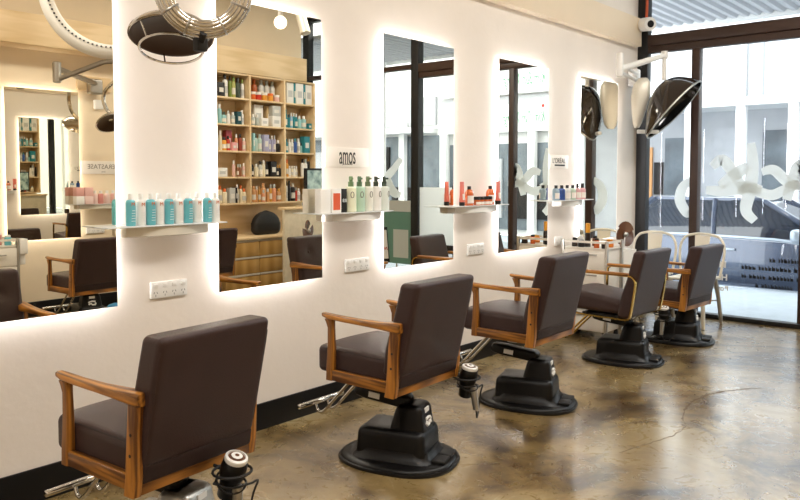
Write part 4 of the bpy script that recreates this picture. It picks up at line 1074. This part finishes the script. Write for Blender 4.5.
# ------------------------------------------------------------------ metal chairs at the window
def metal_chair(label, loc, rz):
    t = thing('metal_chair', label, 'chair', loc, rz, 'cream metal chairs by the window')   # faces -X locally
    m = M['cream_metal']
    b = NB(); rbox(b, (.18, .18, .012), .011, mtx=Matrix.Translation((0, 0, .45)), n=3, inner=4, deform=lambda x, y, z: (x, y, z - .012 * (1 - (x / .18) ** 2) * (1 - (y / .18) ** 2))); obj('seat', b, m, t, 60)
    for sx in (-1, 1):
        for sy in (-1, 1):
            b = NB(); tube(b, smooth([(sx * .15, sy * .15, .44), (sx * .175, sy * .175, .25), (sx * .205, sy * .195, .0)], 4), [.022] * 4 + [.02] * 4 + [.016], 8); lg = obj('leg', b, M['steel'] if sx > 0 else m, t, 60)
    b = NB(); hoop = smooth([(.155, -.19, .45), (.175, -.215, .62), (.19, -.215, .74), (.20, -.17, .825), (.205, -.08, .855), (.205, 0, .86), (.205, .08, .855), (.20, .17, .825), (.19, .215, .74), (.175, .215, .62), (.155, .19, .45)], 5)
    tube(b, hoop, .013, 8); obj('back_hoop', b, m, t, 60)
    b = NB(); rings = []
    for k in range(7):
        u = k / 6; z = .46 + .385 * u; x = .15 + .052 * u
        rings.append([(x + q, s, z) for q, s in ((-.004, -.055 - .02 * u), (-.004, .055 + .02 * u), (.004, .055 + .02 * u), (.004, -.055 - .02 * u))])
    skinring(b, rings); obj('back_splat', b, m, t)
    b = NB(); tube(b, [(-.17, -.17, .22), (.17, .17, .22)], .007, 6); tube(b, [(-.17, .17, .228), (.17, -.17, .228)], .007, 6); obj('cross_brace', b, M['steel'], t)
metal_chair('cream metal chair with a hoop back, left of the two by the window', (7.22, 2.99, 0), 0)
metal_chair('cream metal chair with a hoop back, right of the two by the window', (7.25, 2.545, 0), -.08)

# security camera
t = thing('security_camera', 'white bullet security camera at the end of the ceiling bulkhead', 'camera', (7.50, YL - .15, 2.975))
b = NB(); lathe(b, [(.045, .0), (.05, .01), (.05, .02)], n=18, mtx=Matrix.Translation((-.0, .074, 0)) @ Matrix.Rotation(PI / 2, 4, 'X')); tube(b, [(0, .06, 0), (0, 0, 0)], .02, 8); obj('bracket', b, M['white'], t)
dv = Vector((-.55, -.8, -.12)).normalized().to_track_quat('Z', 'Y').to_matrix().to_4x4()
b = NB(); lathe(b, [(.05, -.10), (.068, -.09), (.07, .05), (.066, .07)], n=22, mtx=dv); cb = obj('housing', b, M['white'], t)
b = NB(); lathe(b, [(.036, .0705), (.036, .076), (.02, .07655)], n=18, mtx=dv); obj('lens', b, M['blk'], cb)
b = NB(); tube(b, smooth([(7.60, 3.21, CE - .09), (7.61, 3.2, 3.4), (7.60, 3.19, 3.2), (7.59, 3.19, 3.06)], 5), .014, 8); o = obj('cable', b, mat('red_orange_cable', (196, 84, 40), .5)); tag(o, 'orange cable running down the dark corner post above the camera', 'cable')

# poster and white board at the far shop-front panes
t = thing('poster', 'green poster with a white sheet and a phone picture, seen in the third mirror', 'poster', (XS - .03, .02, .25), 0)
b = NB(); box(b, -.006, 0, -.32, .24, 0, .85); obj('sheet', b, film('poster_green', (134, 164, 148), .6), t)
b = NB(); box(b, -.0075, -.0055, -.32, .24, .70, .85); box(b, -.0075, -.0055, -.06, .20, .08, .46); obj('white_panel', b, film('poster_paper', (238, 238, 234), .45), t)
b = NB(); box(b, -.0085, -.0055, -.30, -.12, .02, .50, mtx=Matrix.Rotation(.10, 4, 'X')); ph = obj('phone_picture', b, M['vinylk'], t)
b = NB(); box(b, -.0095, -.0084, -.285, -.135, .07, .46, mtx=Matrix.Rotation(.10, 4, 'X')); obj('phone_screen', b, M['sticker'], ph)
b = NB(); tube(b, smooth([(-.0105, -.24, .17), (-.0105, -.22, .21), (-.0105, -.20, .175), (-.0105, -.18, .21), (-.0105, -.16, .17)], 3), .006, 5); obj('red_mark', b, M['red'], ph)
b = NB(); tube(b, [(-.006, 0, -.24), (-.006, 0, 0)], .012, 8); box(b, -.12, .02, -.25, .2, -.25, -.235); obj('stand', b, M['steel'], t)
t = thing('notice_board', 'blank white board on a black stand at the glass door, seen in the third mirror', 'board', (XS - .075, .74, 0), 0)
b = NB(); box(b, -.012, .012, -.29, .29, .55, 1.28, bev=.004); obj('panel', b, film('white_board', (246, 246, 244), .85), t)
b = NB(); box(b, -.02, .02, -.28, .28, .44, .545, bev=.006)
for s in (-.25, .25): box(b, -.06, .06, s - .02, s + .02, 0, .02); box(b, -.012, .012, s - .012, s + .012, .02, .45)
obj('stand', b, M['blkm'], t)

# small lettering low on the shop window (reads from the street)
for y0, z, s, w in ((2.375, .545, .085, 'M'), (2.36, .418, .085, 'Hair'), (2.35, .308, .07, 'Bouv')):
    text_mesh('lettering', w, s, M['sticker'], ON_SHOP_OUT((XS + .0105, y0, z)) @ Matrix.Translation((0, 0, 0)) if False else basis((0, -1, 0), (0, 0, 1), (-1, 0, 0), (XS - .0015, y0, z)) @ Matrix.Diagonal((-1, 1, 1, 1)), win, align='LEFT', bold=.003)
rnd = random.Random(3)
for z, y0, y1 in ((.615, 1.98, 1.72), (.53, 2.23, 1.70), (.445, 2.23, 1.72), (.36, 2.10, 1.78)):
    b = NB(); y = y0
    while y > y1:
        w = rnd.uniform(.014, .03); h = rnd.uniform(.034, .046)
        box(b, XS - .001, XS + .003, y - w, y, z - .012, z - .012 + h * .7); box(b, XS - .001, XS + .003, y - w * .35, y, z - .012, z - .012 + h)
        y -= w + (.03 if rnd.random() < .15 else .008)
    obj('lettering', b, M['vinylk'], win)

# ------------------------------------------------------------------ the street
b = NB(); box(b, XS + .06, 10.15, -30, 16, -.30, -.02); o = struct('footpath', b, M['kerb'])
b = NB(); box(b, XS - .4, 17.2, -45, 22, -.42, -.30); o = struct('road', b, M['road'])
b = NB(); box(b, 15.3, 17.0, -45, 22, -.30, -.15); o = struct('footpath_far', b, M['kerb'])
# corrugated awning over the footpath
t = thing('awning', 'corrugated grey awning over the footpath outside the window', 'awning', (XS + .07, 0, 3.45))
b = NB(); nrib = 130; pts = []
for k in range(nrib + 1):
    y = -9 + 18 * k / nrib; pts += [(y, 0), (y + .05, 0), (y + .06, .035), (y + .11, .035)]
rings = [[(x, y, z - .02) for y, z in pts] + [(x, pts[-1][0], .03 + .02), (x, pts[0][0], .03 + .02)] for x in (0, 2.3)]
skinring(b, rings); obj('sheet', b, M['awn'], t, 20)
b = NB(); box(b, 2.3, 2.36, -9, 9.1, -.06, .16); obj('fascia', b, M['fac'], t)
for y in (-6, -2.2, 1.55, 5.4): b = NB(); tube(b, [(2.2, y, -3.46), (2.2, y, -.03)], .045, 10); obj('post', b, M['fac'], t)

def car(label, loc, rz, paint, scale=(1, 1, 1), suv=False):
    """length along local Y, nose at +Y"""
    t = thing('car', label, 'car', loc, rz); sx, sy, sz = scale; t.scale = scale
    top = [(-2.05, .62), (-2.0, .86), (-1.7, .93), (-.6, .955), (.6, .93), (1.2, .86), (1.75, .74), (2.02, .58), (2.1, .42)]
    def hw(y): return .86 - .10 * max(0, (abs(y) - 1.2) / .9) ** 2
    b = NB(); rings = []
    for y, h in top:
        w = hw(y); zb = .20 + .06 * max(0, abs(y) - 1.7)
        prof = [(-w * .93, zb), (-w, zb + .12), (-w * 1.02, zb + (h - zb) * .62), (-w * .97, h - .06), (-w * .86, h), (w * .86, h), (w * .97, h - .06), (w * 1.02, zb + (h - zb) * .62), (w, zb + .12), (w * .93, zb)]
        rings.append([(x, y, z) for x, z in prof])
    skinring(b, rings); obj('body', b, paint, t, 40)
    zr = 1.62 if suv else 1.44
    lo = [(-1.75, .70), (-1.2, .78), (.45, .78), (1.12, .72)] if not suv else [(-1.95, .74), (-1.2, .78), (.45, .78), (1.05, .72)]
    hi = [(-1.15, .50), (-.9, .56), (-.1, .57), (.28, .52)] if not suv else [(-1.75, .56), (-.9, .62), (-.1, .62), (.35, .56)]
    def loop(P, z, off=0): return [(-w, y, z) for y, w in P] + [(w, y, z) for y, w in reversed(P)]
    b = NB(); skinring(b, [loop(lo, .90), loop([((a[0] + c[0]) / 2, (a[1] + c[1]) / 2 + .02) for a, c in zip(lo, hi)], (.90 + zr) / 2), loop(hi, zr - .03)]); obj('windows', b, M['carg'], t, 40)
    b = NB(); skinring(b, [loop([(y * 1.02, w + .012) for y, w in hi], zr - .06), loop(hi, zr - .01), loop([(y * .85 - .05, w * .8) for y, w in hi], zr + .01)]); obj('roof', b, paint, t, 40)
    for s in (-1, 1):
        def L3(a, c, u): return tuple(p + (q - p) * u for p, q in zip(a, c))
        for y0, w0, y1, w1, r in ((lo[3][0], lo[3][1] + .015, hi[3][0], hi[3][1] + .015, .035), (lo[0][0], lo[0][1] + .012, hi[0][0], hi[0][1] + .012, .05), (-.25, .795, -.3, .58, .03)):
            b = NB(); tube(b, [(s * w0, y0, .88), (s * ((w0 + w1) / 2 + .022), (y0 + y1) / 2, (.88 + zr) / 2), (s * w1, y1, zr - .03)], r, 6); obj('pillar', b, paint, t)
        b = NB(); tube(b, [(s * .885, y, z) for y, z in ((-1.6, .905), (-.5, .93), (.5, .91), (1.1, .85))], .02, 6); obj('shoulder_trim', b, M['trim'], t)
        b = NB(); box(b, s * .80, s * .905, -1.2, 1.25, .17, .27, bev=.02); obj('sill', b, M['trim'], t)
        b = NB(); rbox(b, (.11, .06, .08), .05, mtx=Matrix.Translation((s * .99, .78, .98)), n=3, inner=2); obj('wing_mirror', b, M['trim'], t)
        for y in (-.05, -1.05): b = NB(); box(b, s * .875, s * .905, y - .1, y + .1, .74, .77, bev=.008); obj('door_handle', b, M['trim'], t)
        for y in (-1.3, 1.32):
            mt = Matrix.Translation((s * .77, y, .31)) @ Matrix.Rotation(PI / 2, 4, 'Y')
            b = NB(); lathe(b, [(.20, -.1), (.30, -.1), (.315, -.06), (.315, .06), (.30, .1), (.20, .1)], n=28, mtx=mt); w_ = obj('wheel', b, M['tyre'], t, 40)
            b = NB(); lathe(b, [(.19, -.105), (.205, -.09), (.205, .09), (.19, .105), (.04, .108)], n=20, mtx=mt); obj('rim', b, M['steel'], w_)
        b = NB(); rbox(b, (.12, .08, .06), .05, mtx=Matrix.Translation((s * .62, 1.98, .58)), n=2, inner=2); obj('headlight', b, M['sticker'], t)
        b = NB(); rbox(b, (.12, .04, .08), .03, mtx=Matrix.Translation((s * .66, -2.0, .72)), n=2, inner=2); obj('tail_light', b, M['red'], t)
    if suv:
        for s in (-1, 1): b = NB(); tube(b, [(s * .5, -1.6, zr), (s * .5, -1.55, zr + .05), (s * .5, .1, zr + .05), (s * .5, .15, zr)], .018, 6); obj('roof_rail', b, M['trim'], t)
    return t
car('dark blue car parked outside the shop window', (11.25, 3.15, -.30), PI, M['carb'], (1, 1.04, 1.0))
car('white car standing behind the dark blue car', (14.1, 7.3, -.30), PI, M['carw'], (1, 1.05, 1.06), True)

# buildings across the street
t = thing('building', 'white shop building across the street with pale columns', 'building', (17.2, 0, -.15))
def part(nm, x0, x1, y0, y1, z0, z1, m):
    b = NB(); box(b, x0 - 17.2, x1 - 17.2, y0, y1, z0 + .15, z1 + .15); return obj(nm, b, M[m], t)
part('wall', 17.2, 17.8, -45, 22, -.15, 9, 'fac')
part('lower_front', 17.16, 17.2, -2, 20, -.15, 2.85, 'facg')
part('canopy', 15.9, 17.2, -2, 20, 2.85, 3.02, 'fac')
for y in (6.85, 5.75, 4.72, 3.75, 2.6, 1.2, -.4, 8.4): part('column', 15.95, 16.12, y - .09, y + .09, -.15, 2.85, 'fac')
part('sign_panel', 17.05, 17.2, 4.95, 6.45, 3.05, 4.35, 'fac')
for k in range(1, 4): b = NB(); box(b, -.165, -.149, 4.95, 6.45, 3.05 + .15 + k * .325 - .008, 3.05 + .15 + k * .325 + .008); obj('panel_joint', b, M['facg'], t)
for y in (5.45, 5.95): b = NB(); box(b, -.165, -.149, y - .008, y + .008, 3.2, 4.5); obj('panel_joint', b, M['facg'], t)
part('downpipe', 17.0, 17.2, 4.62, 4.85, 2.9, 9, 'facg')
w_ = part('upper_window', 17.12, 17.2, 2.6, 4.5, 3.1, 4.4, 'facg')
for y in (3.9, 3.25): b = NB(); box(b, -.11, -.08, y - .05, y + .05, 3.3, 4.5); obj('window_bar', b, M['fac'], w_)
for y0, y1, z0, z1, m in ((7.0, 7.9, 0, 2.1, 'orange'), (5.9, 6.7, .7, 2.3, 'facd'), (5.0, 5.6, .2, 2.5, 'facg'), (4.0, 4.6, .4, 2.4, 'facd'), (2.8, 3.6, .4, 2.3, 'facg'), (1.4, 2.4, .2, 2.4, 'facd'), (8.6, 11, .3, 2.4, 'facd'), (-.2, 1.0, .2, 2.4, 'facg')):
    part('door' if m == 'orange' else 'shop_window', 17.10, 17.16, y0, y1, z0, z1, m)
part('picture_frame', 17.1, 17.2, 6.75, 6.95, 1.0, 1.75, 'vinylk')
part('shop_window', 17.12, 17.2, -9.5, -6.2, .2, 2.6, 'facd'); part('shop_window', 17.12, 17.2, -13.5, -10, .2, 2.6, 'facd'); part('upper_band', 17.1, 17.2, -14, -6.4, 2.9, 3.7, 'facg'); part('shop_window', 17.12, 17.2, -5.9, -2.4, .0, 2.3, 'facd')
for z in (3.95, 2.95):
    b = NB(); box(b, -.25, -.1, -6.2, -1.9, z - .35 + .15, z + .38 + .15); sg = obj('sign_board', b, M['fac'], t)
    text_mesh('lettering', 'Kim Sun Young', .44, mat('green_ink', (92, 150, 118), .6), basis((0, -1, 0), (0, -.2, 1), (-1, 0, 0), (-.255, -3.85, z + .15)), sg, sx=.46)
    text_mesh('lettering', '\u2022', .35, M['red'], basis((0, -1, 0), (0, 0, 1), (-1, 0, 0), (-.256, -3.28, z + .42)), sg)
for y0, y1, z0, z1, m in ((-9.2, -8.1, 1.5, 2.3, 'vinylk'), (-8.0, -6.6, .3, 1.1, 'vinylk'), (-13.0, -12.1, .3, 1.9, 'vinylk'), (-11.6, -10.3, .3, 2.2, 'facg'), (-5.6, -4.6, .3, 1.9, 'facg'), (-4.3, -2.8, .3, 1.2, 'vinylk')):
    part('display', 17.06, 17.12, y0, y1, z0, z1, m)
for y in (-14.2, -11.9, -9.75, -7.5, -6.0, -3.6, -2.2): part('column', 16.9, 17.06, y - .1, y + .1, -.15, 3.0, 'fac')
part('canopy', 16.4, 17.2, -20, -6.4, 2.65, 2.8, 'fac')
part('signboard_gap', 17.08, 17.2, -6.2, -1.9, 3.33, 3.56, 'facg')
b = NB(); box(b, 0, .02, -.5, .5, 0, .7, bev=.005); tube(b, [(.01, -.5, 0), (.01, -.5, -1.1)], .02, 6); tube(b, [(.01, .5, 0), (.01, .5, -1.1)], .02, 6)

# ------------------------------------------------------------------ light
W = bpy.data.worlds.new('World'); S.world = W; W.use_nodes = True
n = W.node_tree.nodes; bg = n['Background']; bg.inputs['Color'].default_value = (.93, .97, 1, 1); bg.inputs['Strength'].default_value = 5.2
def area(name, loc, rot, sx, sy, power, col=(1, .965, .92)):
    l = bpy.data.lights.new(name, 'AREA'); l.shape = 'RECTANGLE'; l.size = sx; l.size_y = sy; l.energy = power; l.color = col
    o = bpy.data.objects.new(name, l); o.location = loc; o.rotation_euler = rot; C.objects.link(o); return o
for i, (x, y) in enumerate(((-.6, 1.2), (1.8, .7), (4.2, .9), (6.3, .9))):
    area('ceiling_light', (x, y, CE - .03), (0, 0, 0), 1.3, .5, 52)
# ------------------------------------------------------------------ camera
cd = bpy.data.cameras.new('camera'); cam = bpy.data.objects.new('camera', cd); C.objects.link(cam)
yaw, pit = .7131, -.0487
fw = Vector((math.cos(yaw) * math.cos(pit), math.sin(yaw) * math.cos(pit), math.sin(pit))); rt = Vector((math.sin(yaw), -math.cos(yaw), 0)); up = rt.cross(fw)
cam.matrix_world = basis(rt, up, -fw, (0, 0, 1.42))
cd.sensor_width = 36; cd.lens = 747.38 * 36 / 800; cd.shift_y = -37.056 / 800; cd.clip_start = .05; cd.clip_end = 200
S.camera = cam
S.cycles.max_bounces = 16; S.cycles.glossy_bounces = 12; S.cycles.transparent_max_bounces = 24
vs = S.view_settings; S.display_settings.display_device = 'sRGB'
vs.view_transform = 'Standard'; vs.look = 'None'; vs.gamma = 1; vs.exposure = 0; vs.use_curve_mapping = False
